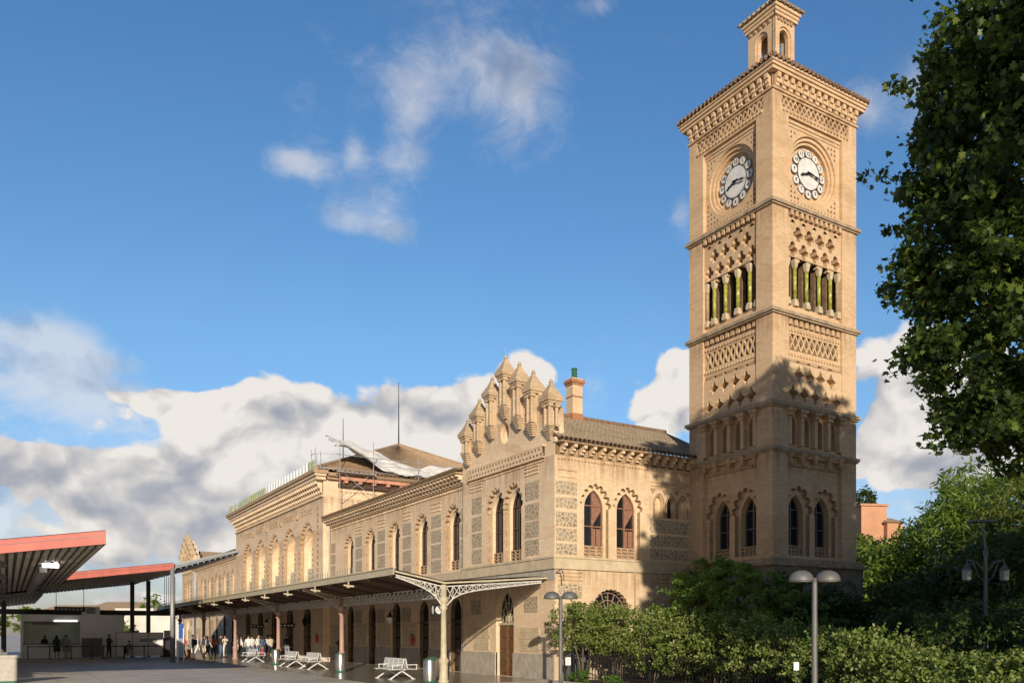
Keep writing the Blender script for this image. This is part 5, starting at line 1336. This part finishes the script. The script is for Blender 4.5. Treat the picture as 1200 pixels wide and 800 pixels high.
# ------------------------------------------------------------------ people
for n_, c_ in dict(p_skin=(.42,.25,.17), p_black=(.018,.018,.02), p_white=(.72,.70,.66), p_navy=(.03,.04,.08), p_denim=(.10,.16,.27), p_grey=(.23,.23,.24), p_cream=(.55,.48,.38), p_red=(.50,.04,.05),
                   p_coral=(.55,.20,.12), p_hair=(.03,.02,.014), p_blond=(.30,.21,.11), p_shoe=(.05,.04,.035), p_greyhair=(.40,.38,.36)).items(): M[n_] = mk_plain(n_, c_, .75, 0, .12, 9, world=False)
def person(lab, x, y, rz, pose, top, bottom, shoe='p_shoe', hair='p_hair', h=1.7, group='people on the platform', sleeve=True, skirt=False, longhair=False, bag=None):
    t = thing('person', lab, 'person', (x, y, 0), rz, group); k = h/1.7
    J = {}; sit = pose == 'sit'
    hz = .50 if sit else .93
    J['pel'] = (0,0,hz); J['waist'] = (0,.01,hz+.16); J['chest'] = (0,.0,hz+.38); J['neck'] = (0,-.01,hz+.55); J['head0'] = (0,-.025,hz+.62); J['head1'] = (0,-.03,hz+.70); J['head2'] = (0,-.02,hz+.78)
    ph = dict(walk=.24, stand=.03, lean=.05, sit=0).get(pose, .03)
    for s_, n_ in ((-1,'l'),(1,'r')):
        st = ph*s_
        J['hip'+n_] = (s_*.09,0,hz-.03)
        if sit: J['kn'+n_] = (s_*.11,-.43,.52); J['an'+n_] = (s_*.11,-.44,.09); J['toe'+n_] = (s_*.12,-.60,.04)
        else: J['kn'+n_] = (s_*.10,-.02-st*.8,.50); J['an'+n_] = (s_*.10,.03-st*1.5+(.05 if st<0 else 0),.09+(.04 if st<-.1 else 0)); J['toe'+n_] = (s_*.11,-.12-st*1.5,.04)
        J['sh'+n_] = (s_*.17,0,hz+.48)
        if sit: J['el'+n_] = (s_*.22,-.08,hz+.20); J['wr'+n_] = (s_*.14,-.28,hz+.12); J['ha'+n_] = (s_*.09,-.34,hz+.12)
        elif pose == 'lean' or pose == 'phone': J['el'+n_] = (s_*.22,-.04,hz+.22); J['wr'+n_] = (s_*.10,-.24,hz+.34); J['ha'+n_] = (s_*.06,-.28,hz+.39)
        else: J['el'+n_] = (s_*.23,.03+st*.5,hz+.21); J['wr'+n_] = (s_*.235,-.05+st*.9,hz-.02); J['ha'+n_] = (s_*.235,-.08+st*1.0,hz-.10)
    E = [('pel','waist'),('waist','chest'),('chest','neck'),('neck','head0'),('head0','head1'),('head1','head2')]
    for n_ in 'lr': E += [('pel','hip'+n_),('hip'+n_,'kn'+n_),('kn'+n_,'an'+n_),('an'+n_,'toe'+n_),('chest','sh'+n_),('sh'+n_,'el'+n_),('el'+n_,'wr'+n_),('wr'+n_,'ha'+n_)]
    rad = dict(pel=(.15,.11), waist=(.135,.10), chest=(.165,.115), neck=(.055,.06), head0=(.07,.085), head1=(.082,.10), head2=(.06,.07))
    for n_ in 'lr': rad.update({'hip'+n_:(.095,.10),'kn'+n_:(.062,.065),'an'+n_:(.042,.048),'toe'+n_:(.042,.032),'sh'+n_:(.062,.062),'el'+n_:(.045,.045),'wr'+n_:(.032,.032),'ha'+n_:(.034,.042)})
    names = list(J); ix = {n_: i for i, n_ in enumerate(names)}
    me = bpy.data.meshes.new('skeleton'); me.from_pydata([Vector(J[n_])*k for n_ in names], [(ix[a], ix[b]) for a, b in E], [])
    o = bpy.data.objects.new('skeleton', me); COL.objects.link(o)
    o.modifiers.new('skin', 'SKIN'); 
    if not me.skin_vertices: return t
    for n_ in names:
        sv = me.skin_vertices[0].data[ix[n_]]; sv.radius = (rad[n_][0]*k, rad[n_][1]*k); sv.use_root = n_ == 'pel'
    sb = o.modifiers.new('sub', 'SUBSURF'); sb.levels = 1; sb.render_levels = 1
    dg = bpy.context.evaluated_depsgraph_get(); dg.update()
    m2 = bpy.data.meshes.new_from_object(o.evaluated_get(dg)); bpy.data.objects.remove(o)
    mats = ['p_skin', top, bottom, shoe]
    m2.materials.clear()
    for q in mats: m2.materials.append(M[q])
    segs = []
    for a, b in E:
        z = 1 if a in ('pel','waist','chest') and b not in ('hipl','hipr') else 0
        if a[:3] == 'pel' and b[:3] == 'hip': z = 2
        if a[:3] == 'hip': z = 2
        if a[:2] == 'kn': z = 2 if not skirt else 0
        if a[:2] == 'an': z = 3
        if b[:2] == 'sh' or a[:2] == 'sh': z = 1
        if a[:2] == 'el': z = 1 if sleeve else 0
        segs.append((Vector(J[a])*k, Vector(J[b])*k, z))
    for f in m2.polygons:
        c = f.center; best = 9; mi = 0
        for a, b, z in segs:
            d = b-a; u = max(0, min(1, (c-a).dot(d)/d.length_squared)); dd = (c-(a+d*u)).length
            if dd < best: best = dd; mi = z
        f.material_index = mi; f.use_smooth = True
    m2.name = 'body'; link('body', m2, t, True)
    hm = MB(); hc = Vector(J['head1'])*k + Vector((0,.012,.035))*k
    prof = [(.0,.095),(.05,.085),(.082,.05),(.094,.0),(.09,-.03)] if not longhair else [(.0,.095),(.05,.085),(.084,.05),(.096,.0),(.1,-.08),(.09,-.16),(.05,-.2)]
    hm.lathe(tuple(hc), [(r*k, z*k) for r, z in reversed(prof)], 10); ho = hm.build('hair', hair, t, True, True)
    for v in ho.data.vertices:
        if v.co.z < hc.z - .0 and v.co.y < hc.y: v.co.y = hc.y + (v.co.y-hc.y)*.25
    fm = MB(); hd = Vector(J['head1'])*k
    fm.pyr(hd.x-.014, hd.x+.014, hd.y-.112*k, hd.y-.085*k, hd.z-.035, hd.z+.015, 0, .4); fm.build('nose', 'p_skin', t, local=True)
    if skirt:
        sk = MB(); sk.lathe((0,0,hz*k), [(.15,.12),(.19,-.05),(.26,-.36),(.25,-.38),(.1,-.36)], 12); sk.build('skirt', bottom, t, True, True)
    if bag:
        bg = MB(); rbox(bg, .15, .08, .05, hz+.12, hz+.5); bo = bg.build('backpack', bag, t, local=True); bo.location = (0, .19, 0)
    return t
R_ = R
person('woman behind the ticket counter in black, leftmost of the three', -15.8, 47.25, R(20), 'stand', 'p_black', 'p_black', longhair=True, h=1.66)
person('woman in black at the ticket window, middle of the three', -15.05, 46.3, R(190), 'stand', 'p_black', 'p_black', skirt=True, longhair=True, h=1.66)
person('person in light top and patterned skirt at the ticket window', -14.45, 46.0, R(150), 'phone', 'p_grey', 'p_grey', skirt=True, h=1.68)
person('man in dark clothes standing alone before the pale screen', -11.7, 45.3, R(40), 'phone', 'p_black', 'p_black', h=1.74)
person('person sitting by the pale screen in grey clothes', -10.4, 44.6, R(20), 'sit', 'p_grey', 'p_cream')
person('person in pale clothes standing next to the blue totem', -7.95, 36.8, R(70), 'stand', 'p_cream', 'p_cream', h=1.72)
person('man in dark jacket and white trousers by the totem', -7.35, 36.0, R(250), 'stand', 'p_navy', 'p_white', h=1.72, bag='p_black')
person('grey-haired person all in white standing alone', -6.7, 37.8, R(60), 'walk', 'p_white', 'p_white', hair='p_greyhair', h=1.72)
person('person in white top and black trousers bending forward', -5.9, 38.9, R(120), 'walk', 'p_white', 'p_black', h=1.62)
person('person in coral top among the crowd', -5.2, 40.3, R(210), 'stand', 'p_coral', 'p_black', h=1.68, longhair=True)
person('young woman in white trousers, left of the rose post', -4.2, 41.2, R(-20), 'phone', 'p_cream', 'p_white', longhair=True, h=1.68)
person('woman in pale dress just left of the rose post', -3.75, 39.5, R(30), 'stand', 'p_cream', 'p_cream', skirt=True, hair='p_blond', h=1.64)
person('person in white shirt right of the rose post', -3.6, 36.2, R(160), 'stand', 'p_white', 'p_denim', h=1.7)
person('person in blue denim dress behind the far bench', -2.9, 35.3, R(200), 'stand', 'p_denim', 'p_denim', skirt=True, longhair=True, h=1.66)
person('person with striped white top behind the far bench', -2.2, 36.4, R(30), 'stand', 'p_white', 'p_navy', h=1.7)
person('tall person in grey shirt at the back of the crowd', -1.8, 35.0, R(-60), 'lean', 'p_grey', 'p_navy', h=1.76)
person('woman in white walking at the back, in the shade', -2.6, 39.5, R(180), 'walk', 'p_white', 'p_grey', h=1.66)
person('child in red top sitting on the farthest bench', -4.3, 29.3, R(90), 'sit', 'p_red', 'p_navy', h=1.4)
person('person in black sitting against the shaded station wall', -.5, 37.6, R(-60), 'sit', 'p_black', 'p_black', longhair=True, h=1.66)
person('person in dark clothes standing in shade behind the second post', -.35, 25.6, R(-80), 'phone', 'p_black', 'p_black', h=1.7)
person('person with pink top at the far left edge', -18.9, 47.2, R(40), 'stand', 'p_coral', 'p_navy', h=1.68)
for i_, (x, y, rz, ps, tp, bt_, kw, lab) in enumerate([
    (-3.2, 35.0, 40, 'stand', 'p_white', 'p_denim', dict(h=1.75), 'tall person in white top and jeans just behind the far bench'),
    (-2.6, 33.9, 200, 'phone', 'p_cream', 'p_black', dict(longhair=True), 'person in cream top and black trousers beside the far bench'),
    (-3.9, 37.2, 250, 'walk', 'p_white', 'p_black', dict(h=1.68, bag='p_navy'), 'person with navy backpack walking behind the rose post'),
    (-4.9, 39.3, 100, 'stand', 'p_black', 'p_denim', dict(h=1.72), 'person in black top standing behind the one in coral'),
    (-5.6, 41.5, -40, 'stand', 'p_navy', 'p_cream', dict(longhair=True, h=1.65), 'person in navy top and pale trousers deep in the crowd'),
    (-7.6, 38.4, 120, 'walk', 'p_red', 'p_black', dict(h=1.7), 'person in red top walking behind the blue totem'),
    (-1.6, 33.4, 160, 'stand', 'p_black', 'p_grey', dict(h=1.74), 'person in black shirt at the wall behind the far bench')]):
    person(lab, x, y, R(rz), ps, tp, bt_, **kw)
t = thing('suitcase', 'red-orange suitcase standing beside the person in white', 'suitcase', (-6.9, 39.8, 0), R(20))
m_ = MB(); rbox(m_, .22, .13, .05, .06, .68); m_.build('shell', 'p_coral', t, local=True)
m_ = MB(); m_.tube([(-.1,.1,.68),(-.1,.1,1.0),(.1,.1,1.0),(.1,.1,.68)], .012, 5); m_.build('handle', 'black', t, local=True)
for sx in (-.16, .16):
    m_ = MB(); m_.tube([(sx,-.09,.035),(sx+.04,-.09,.035)], .035, 8); m_.tube([(sx,.09,.035),(sx+.04,.09,.035)], .035, 8); m_.build('wheel', 'black', t, local=True)
for x, y, lab, rz in ((-.5, 37.6, 'dark wooden seat against the station wall under the person in black', R(-60)), (-10.4, 44.6, 'dark chair in front of the pale screen', R(20))):
    t = thing('chair', lab, 'chair', (x, y, 0), rz, 'dark chairs')
    m_ = MB(); m_.box(-.25,.25,-.25,.25,.36,.40); m_.build('seat', 'black', t, local=True)
    m_ = MB(); m_.box(-.25,.25,.22,.26,.40,.85); m_.build('backrest', 'black', t, local=True)
    for sx in (-.22, .22):
        for sy in (-.22, .22):
            m_ = MB(); m_.bar((sx,sy,0),(sx,sy,.36),.03); m_.build('leg', 'black', t, local=True)

# ------------------------------------------------------------------ garden
HB = 'hedge shrubs in front of the garden'
hedge = [(.25,-1.75,3.05,1.15,'leafy shrub at the station corner, leftmost of the hedge'),(1.0,-2.9,2.9,1.2,'shrub below the arched ground window'),(1.45,-4.4,2.65,1.2,'shrub between the arched window and the round dome bush'),
         (1.7,-5.9,2.55,1.15,'shrub with pale leaf tips in front of the dome bush'),(1.95,-7.5,2.45,1.15,'shrub in front of the right half of the dome bush'),(1.95,-9.2,2.3,1.1,'shrub left of the nearer lamp post'),
         (1.75,-10.9,2.1,1.0,'shrub just behind the nearer lamp post'),(1.35,-12.7,1.95,.95,'shrub forming the left leg of a leafy arch'),(.75,-14.4,1.9,.8,'bright shrub leaning over right of the leafy arch'),
         (.05,-15.8,1.65,.85,'low bright shrub right of the leafy arch'),(-.5,-17.2,1.35,.85,'low sunlit shrub below the ornate lamp'),(-.9,-18.5,1.35,.85,'low sunlit shrub near the right edge'),(-1.2,-19.7,1.4,.85,'rightmost low shrub of the hedge')]
for i, (x, y, zt, r, lab) in enumerate(hedge):
    low = zt*.38 if i < 2 else .45 if i == 2 else .3
    bl = [((x,y,(zt+low)/2+.1),(r,r,(zt-low)/2)), ((x+.5,y-.4,(zt+low)/2-.3),(r*.7,r*.7,(zt-low)*.36)), ((x-.45,y+.4,(zt+low)/2-.15),(r*.7,r*.7,(zt-low)*.38)), ((x,y,zt-.25),(r*.55,r*.5,.38))]
    root = thing('shrub', lab, 'shrub', (x, y, 0), 0, HB)
    p_, cl = crown_pts(bl, 5200, .20, 34, .5)
    shoots = []                                # long upright shoots that break the outline
    for k in range(26):
        a = random.uniform(0, 2*PI); rr_ = r*random.uniform(.2,.95); b0 = Vector((x+rr_*math.cos(a), y+rr_*math.sin(a), zt-.45*random.random()-.25)); d = Vector((math.cos(a)*.35, math.sin(a)*.35, 1)).normalized()
        for s_ in np.linspace(0, random.uniform(.3,.62), 9): shoots.append(tuple(b0+d*s_+Vector((random.gauss(0,.035),random.gauss(0,.035),0))))
    p_ = np.concatenate([p_, np.array(shoots)]); p_ = p_[p_[:,2] > .12]
    leaves('crown', p_, .105, T_OVAL, 'leafH', root, .15)
    m_ = MB()
    for k in range(5):
        a = 2*PI*k/5+i; m_.tube([(x+.12*math.cos(a),y+.12*math.sin(a),0),(x+.2*math.cos(a),y+.2*math.sin(a),low*.7),(x+.5*math.cos(a+.3),y+.5*math.sin(a+.3),zt*.62),(x+.6*math.cos(a+.4),y+.6*math.sin(a+.4),zt*.8)], [.045,.035,.02,.006], 6)
    m_.build('trunk', 'bark', root, True)
def bush(name, lab, x, y, blobs, n, size, mat, tm=T_OVAL, clump=.22, per=40, shell=.7, group=None, stem=True):
    root = thing(name, lab, 'shrub' if name != 'palm' else 'palm', (x, y, 0), 0, group)
    p_, cl = crown_pts(blobs, n, clump, per, shell); p_ = p_[p_[:,2] > .05]; leaves('crown', p_, size, tm, mat, root, .25)
    m_ = MB(); limbs(m_, (x,y,0), (x,y,blobs[0][0][2]), .09, cl, 12); m_.build('trunk', 'bark', root, True)
    return root
bush('dome_bush', 'large rounded dome bush in front of the tower foot', 3.9, -5.9, [((3.8,-6.0,2.4),(2.2,2.0,2.2)),((3.0,-5.1,2.0),(1.8,1.5,1.8)),((5.0,-7.8,1.8),(1.9,1.6,1.7)),((3.8,-6.0,3.9),(.95,.95,.6))], 38000, .11, 'leafD', T_OVAL, .17, 50, .88)
bush('low_bush', 'small bright green bush at the foot of the station wall', -.35, -2.3, [((-.35,-2.3,.25),(.42,.42,.28))], 1500, .06, 'leafG', T_OVAL, .1)
bush('low_bush', 'second small bright green bush under the hedge', .2, -3.7, [((.2,-3.7,.15),(.35,.35,.22))], 1100, .06, 'leafG', T_OVAL, .1)
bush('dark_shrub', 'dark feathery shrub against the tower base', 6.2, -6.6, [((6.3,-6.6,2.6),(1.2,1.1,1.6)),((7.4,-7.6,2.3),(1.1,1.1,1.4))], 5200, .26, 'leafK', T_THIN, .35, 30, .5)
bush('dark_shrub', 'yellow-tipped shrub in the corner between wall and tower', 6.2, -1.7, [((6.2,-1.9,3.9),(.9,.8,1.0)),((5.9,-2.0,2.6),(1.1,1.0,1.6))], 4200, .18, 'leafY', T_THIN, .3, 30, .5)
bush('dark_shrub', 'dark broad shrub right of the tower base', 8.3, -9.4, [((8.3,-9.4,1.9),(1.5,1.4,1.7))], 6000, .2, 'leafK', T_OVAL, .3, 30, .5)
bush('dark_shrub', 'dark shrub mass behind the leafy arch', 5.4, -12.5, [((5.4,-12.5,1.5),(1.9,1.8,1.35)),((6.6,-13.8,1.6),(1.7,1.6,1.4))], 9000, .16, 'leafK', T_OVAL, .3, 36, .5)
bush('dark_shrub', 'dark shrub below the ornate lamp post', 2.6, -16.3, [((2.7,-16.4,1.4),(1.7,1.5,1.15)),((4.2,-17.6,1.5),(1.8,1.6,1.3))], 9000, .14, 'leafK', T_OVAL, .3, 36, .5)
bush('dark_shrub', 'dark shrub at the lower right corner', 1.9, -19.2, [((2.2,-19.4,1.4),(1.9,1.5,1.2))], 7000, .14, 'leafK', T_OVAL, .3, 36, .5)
# trees beyond the garden
TG = 'trees behind the garden'
def bt(lab, c, r, zt, n, size, mat, tm, r0=.2, blobs=None, clump=.5):
    x, y = c
    bl = blobs or [((x,y,zt*.62),(r,r,zt*.36)), ((x+r*.5,y-r*.4,zt*.5),(r*.7,r*.7,zt*.25)), ((x-r*.5,y+r*.4,zt*.52),(r*.7,r*.7,zt*.26)), ((x,y,zt*.84),(r*.55,r*.55,zt*.16))]
    return tree('garden_tree', lab, 'tree', (x,y,0), (x,y,zt*.8), r0, bl, n, clump, size, tm, mat, TG, 42, .6, 16, .25)
bt('round deep green tree beside the tower on the right', (21.5, -.2), 2.9, 7.0, 16000, .22, 'leafB', T_OVAL)
bt('taller light green tree with drooping leaves behind the round tree', (26.0, -1.2), 3.3, 10.6, 15000, .32, 'leafB', T_THIN, clump=.6)
bt('airy light green tree high behind the ornate lamp', (22.5, -5.2), 3.4, 10.2, 15000, .30, 'leafB', T_THIN, clump=.6)
bt('broad yellowish tree at the right edge', (17.8, -10.8), 3.2, 8.6, 16000, .26, 'leafY', T_THIN, clump=.55)
bt('shaded tree behind the ornate lamp post', (12.5, -11.5), 2.6, 5.6, 11000, .22, 'leafK', T_OVAL)
bt('small tree glimpsed just right of the tower wall', (30.5, 9.0), 2.8, 8.6, 9000, .28, 'leafY', T_OVAL)
bt('dark tree closing the garden at the right edge', (10.5, -15.8), 3.0, 6.8, 14000, .2, 'leafK', T_OVAL)
bt('dark shaded tree between the garden trees', (19.0, -6.5), 2.8, 6.0, 12000, .22, 'leafK', T_OVAL)
tree('roof_tree', 'small bush-like tree rising behind the salmon building', 'tree', (108,70.5,10), (108,70.5,25.5), .3, [((108,70.5,25.2),(2.2,2.2,1.9))], 1200, .7, .5, T_OVAL, 'leafK', None, 30)
# foreground plane tree and the one behind it that keeps it in shade
def sb(rt, fw, z, r): q = site(rt, fw, z); return ((q.x, q.y, q.z), r)
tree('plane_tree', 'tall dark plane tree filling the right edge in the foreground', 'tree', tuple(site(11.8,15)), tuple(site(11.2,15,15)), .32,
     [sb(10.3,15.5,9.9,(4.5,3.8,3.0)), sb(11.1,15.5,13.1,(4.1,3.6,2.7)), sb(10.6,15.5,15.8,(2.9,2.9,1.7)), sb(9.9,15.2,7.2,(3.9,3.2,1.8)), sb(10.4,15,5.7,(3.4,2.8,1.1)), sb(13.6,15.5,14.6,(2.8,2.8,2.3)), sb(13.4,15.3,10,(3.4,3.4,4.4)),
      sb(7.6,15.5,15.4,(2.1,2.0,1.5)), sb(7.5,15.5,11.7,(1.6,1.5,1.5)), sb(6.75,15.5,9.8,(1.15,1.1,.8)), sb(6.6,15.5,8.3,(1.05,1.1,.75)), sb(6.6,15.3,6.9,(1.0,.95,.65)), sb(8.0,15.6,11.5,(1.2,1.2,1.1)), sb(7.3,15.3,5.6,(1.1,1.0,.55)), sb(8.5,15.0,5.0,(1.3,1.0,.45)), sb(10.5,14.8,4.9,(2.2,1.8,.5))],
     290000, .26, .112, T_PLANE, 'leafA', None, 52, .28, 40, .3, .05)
tree('plane_tree', 'second plane tree outside the picture behind the foreground one', 'tree', tuple(site(13.0,3.6)), tuple(site(12.8,3.6,18)), .34,
     [sb(12.4,4,13.6,(4.6,3.6,3.2)), sb(12.6,4,16.6,(3.8,3.4,2.6)), sb(11.4,4.2,11.6,(3.2,2.8,1.5)), sb(15.5,3,12,(4,3.6,3.6)), sb(9.6,4.4,13.4,(2.1,2,1.8))],
     15000, .6, .36, T_PLANE, 'leafA', None, 40, .3, 20)
# fence, signs, awning
t = thing('garden_fence', 'dark iron railing half hidden in the hedge', 'fence', (.2, -8, 0))
m_ = MB()
pts = [Vector(q)+FW*.75 for q in ((-.35,-1.9,0), (.55,-5.5,0), (.95,-9.5,0), (.4,-13.4,0), (-.8,-16.8,0), (-1.7,-20.2,0))]
for a, b in zip(pts, pts[1:]):
    for z in (.2, 1.0): m_.bar(a+Vector((0,0,z)), b+Vector((0,0,z)), .03, .04)
    n = int((b-a).length/.16)
    for i in range(n): p = a.lerp(b, i/n); m_.bar(p, p+Vector((0,0,1.08)), .018)
m_.build('railing', 'black', t)
for p in pts: m_ = MB(); m_.box(p.x-.04,p.x+.04,p.y-.04,p.y+.04,0,1.2); m_.build('fence_post', 'black', t)
t = thing('notice_sign', 'small white notice fixed near the station wall under the hedge', 'sign', (-.2, -1.3, 0), -YAW)
m_ = MB(); m_.box(-.1,.1,-.02,.0,.66,.96); m_.build('plate', 'white', t, local=True); m_ = MB(); m_.box(-.02,.02,.0,.03,0,.9); m_.build('stake', 'black', t, local=True)
m_ = MB()
for k in range(3): m_.box(-.07,.07,-.026,-.021,.73+k*.07,.75+k*.07)
m_.build('lettering', 'kpanel_d', t, local=True)
t = thing('notice_sign', 'small white notice on the railing left of the nearer lamp post', 'sign', (-.55, -13.15, 0), -YAW)
m_ = MB(); m_.box(-.07,.07,-.02,.0,.9,1.12); m_.build('plate', 'white', t, local=True); m_ = MB(); m_.box(-.015,.015,.0,.02,0,1.0); m_.build('stake', 'black', t, local=True)
t = thing('utility_cabinet', 'dark metal cabinet at the foot of the station wall', 'cabinet', (.55, -.75, 0))
m_ = MB(); m_.box(-.4,.4,-.25,.25,0,1.15); m_.build('case', 'kpanel_d', t, local=True); m_ = MB(); m_.box(-.44,.44,-.29,.29,1.15,1.2); m_.build('lid', 'black', t, local=True)
m_ = MB(); m_.box(-.02,.02,-.262,-.25,.5,.7); m_.build('handle', 'steel', t, local=True)
t = thing('awning', 'dark teal curved awning glimpsed behind the hedge right of the tower', 'awning', (11, -9.5, 0), -YAW)
m_ = MB()
for i in range(13):
    a = PI*i/12
    for x in (-2.6, 2.6): m_.v.append((x, -1.3*math.cos(a), 2.0+.75*math.sin(a)))
for i in range(12): m_.f.append((2*i, 2*i+1, 2*i+3, 2*i+2)); m_.m.append(0)
m_.build('canvas', 'teal', t, True, True)
m_ = MB()
for x in (-2.5, 2.5):
    for y in (-1.28, 1.28): m_.tube([(x,y,0),(x,y,2.05)], .04, 6)
m_.build('frame', 'steel_pole', t, local=True)

# ------------------------------------------------------------------ distant buildings
def house(lab, x, y, w, d, h, mat, rz=0, roof='tiles_hall', z0=0, cat='building', flat=False):
    t = thing('distant_house', lab, cat, (x, y, z0), rz, 'distant buildings')
    m_ = MB(); m_.box(-w/2,w/2,-d/2,d/2,-6,h); m_.build('wall', mat, t, local=True)
    m_ = MB()
    if flat: m_.box(-w/2-.3,w/2+.3,-d/2-.3,d/2+.3,h,h+.35)
    else:
        e = .4; m_.add([(-w/2-e,-d/2-e,h),(w/2+e,-d/2-e,h),(w/2+e,d/2+e,h),(-w/2-e,d/2+e,h),(-w/4,0,h+d*.22),(w/4,0,h+d*.22)], [(0,1,5,4),(1,2,5),(2,3,4,5),(3,0,4),(3,2,1,0)])
    m_.build('roof', roof, t, local=True)
    for k in range(int(h//3) if mat != 'orange_wall' else 0):
        for i in range(max(2, int(w//3))):
            u = -w/2+(i+.5)*w/max(2, int(w//3)); m_ = MB(); m_.box(u-.5,u+.5,-d/2-.03,-d/2+.02,k*3+.9,k*3+2.2); f_ = m_.build('window', 'glass', t, local=True)
house('salmon rendered apartment block far behind the garden trees', 106.2, 68.6, 4.6, 5, 11.0, 'orange_wall', R(-25), z0=12.5, flat=True, roof='orange_wall')
house('lower salmon house with tiled roof beside the apartment block', 108.6, 66.4, 3, 5, 8.6, 'orange_wall', R(-20), z0=12)
house('distant house with orange tiled roof seen between the canopies', -3.2, 118, 11, 9, 4.6, 'orange_wall', R(-30))
house('distant low white building left of the old canopy', -1.6, 93, 8, 6, 4.6, 'white_wall', R(-30), flat=True, roof='white_wall')
house('distant pale house behind the dark columns', -9, 125, 12, 8, 4.4, 'white_wall', R(-30))
for x, y, zt, lab in ((-1.2, 97.5, 7.2, 'small round tree beyond the far end of the station'), (-8.2, 100, 4.6, 'distant tree behind the pale screen'), (-15.5, 112, 5.6, 'distant tree above the dark beam, right of the hanging board'), (-19.5, 112, 5.3, 'distant tree above the dark beam, left of the hanging board'), (-6.0, 92, 3.9, 'distant tree between the two black columns')):
    tree('distant_tree', lab, 'tree', (x,y,0), (x,y,zt*.8), .18, [((x,y,zt*.65),(1.9,1.9,zt*.33))], 1300, .5, .42, T_OVAL, 'leafB', 'trees beyond the platforms', 30, .5, 8)
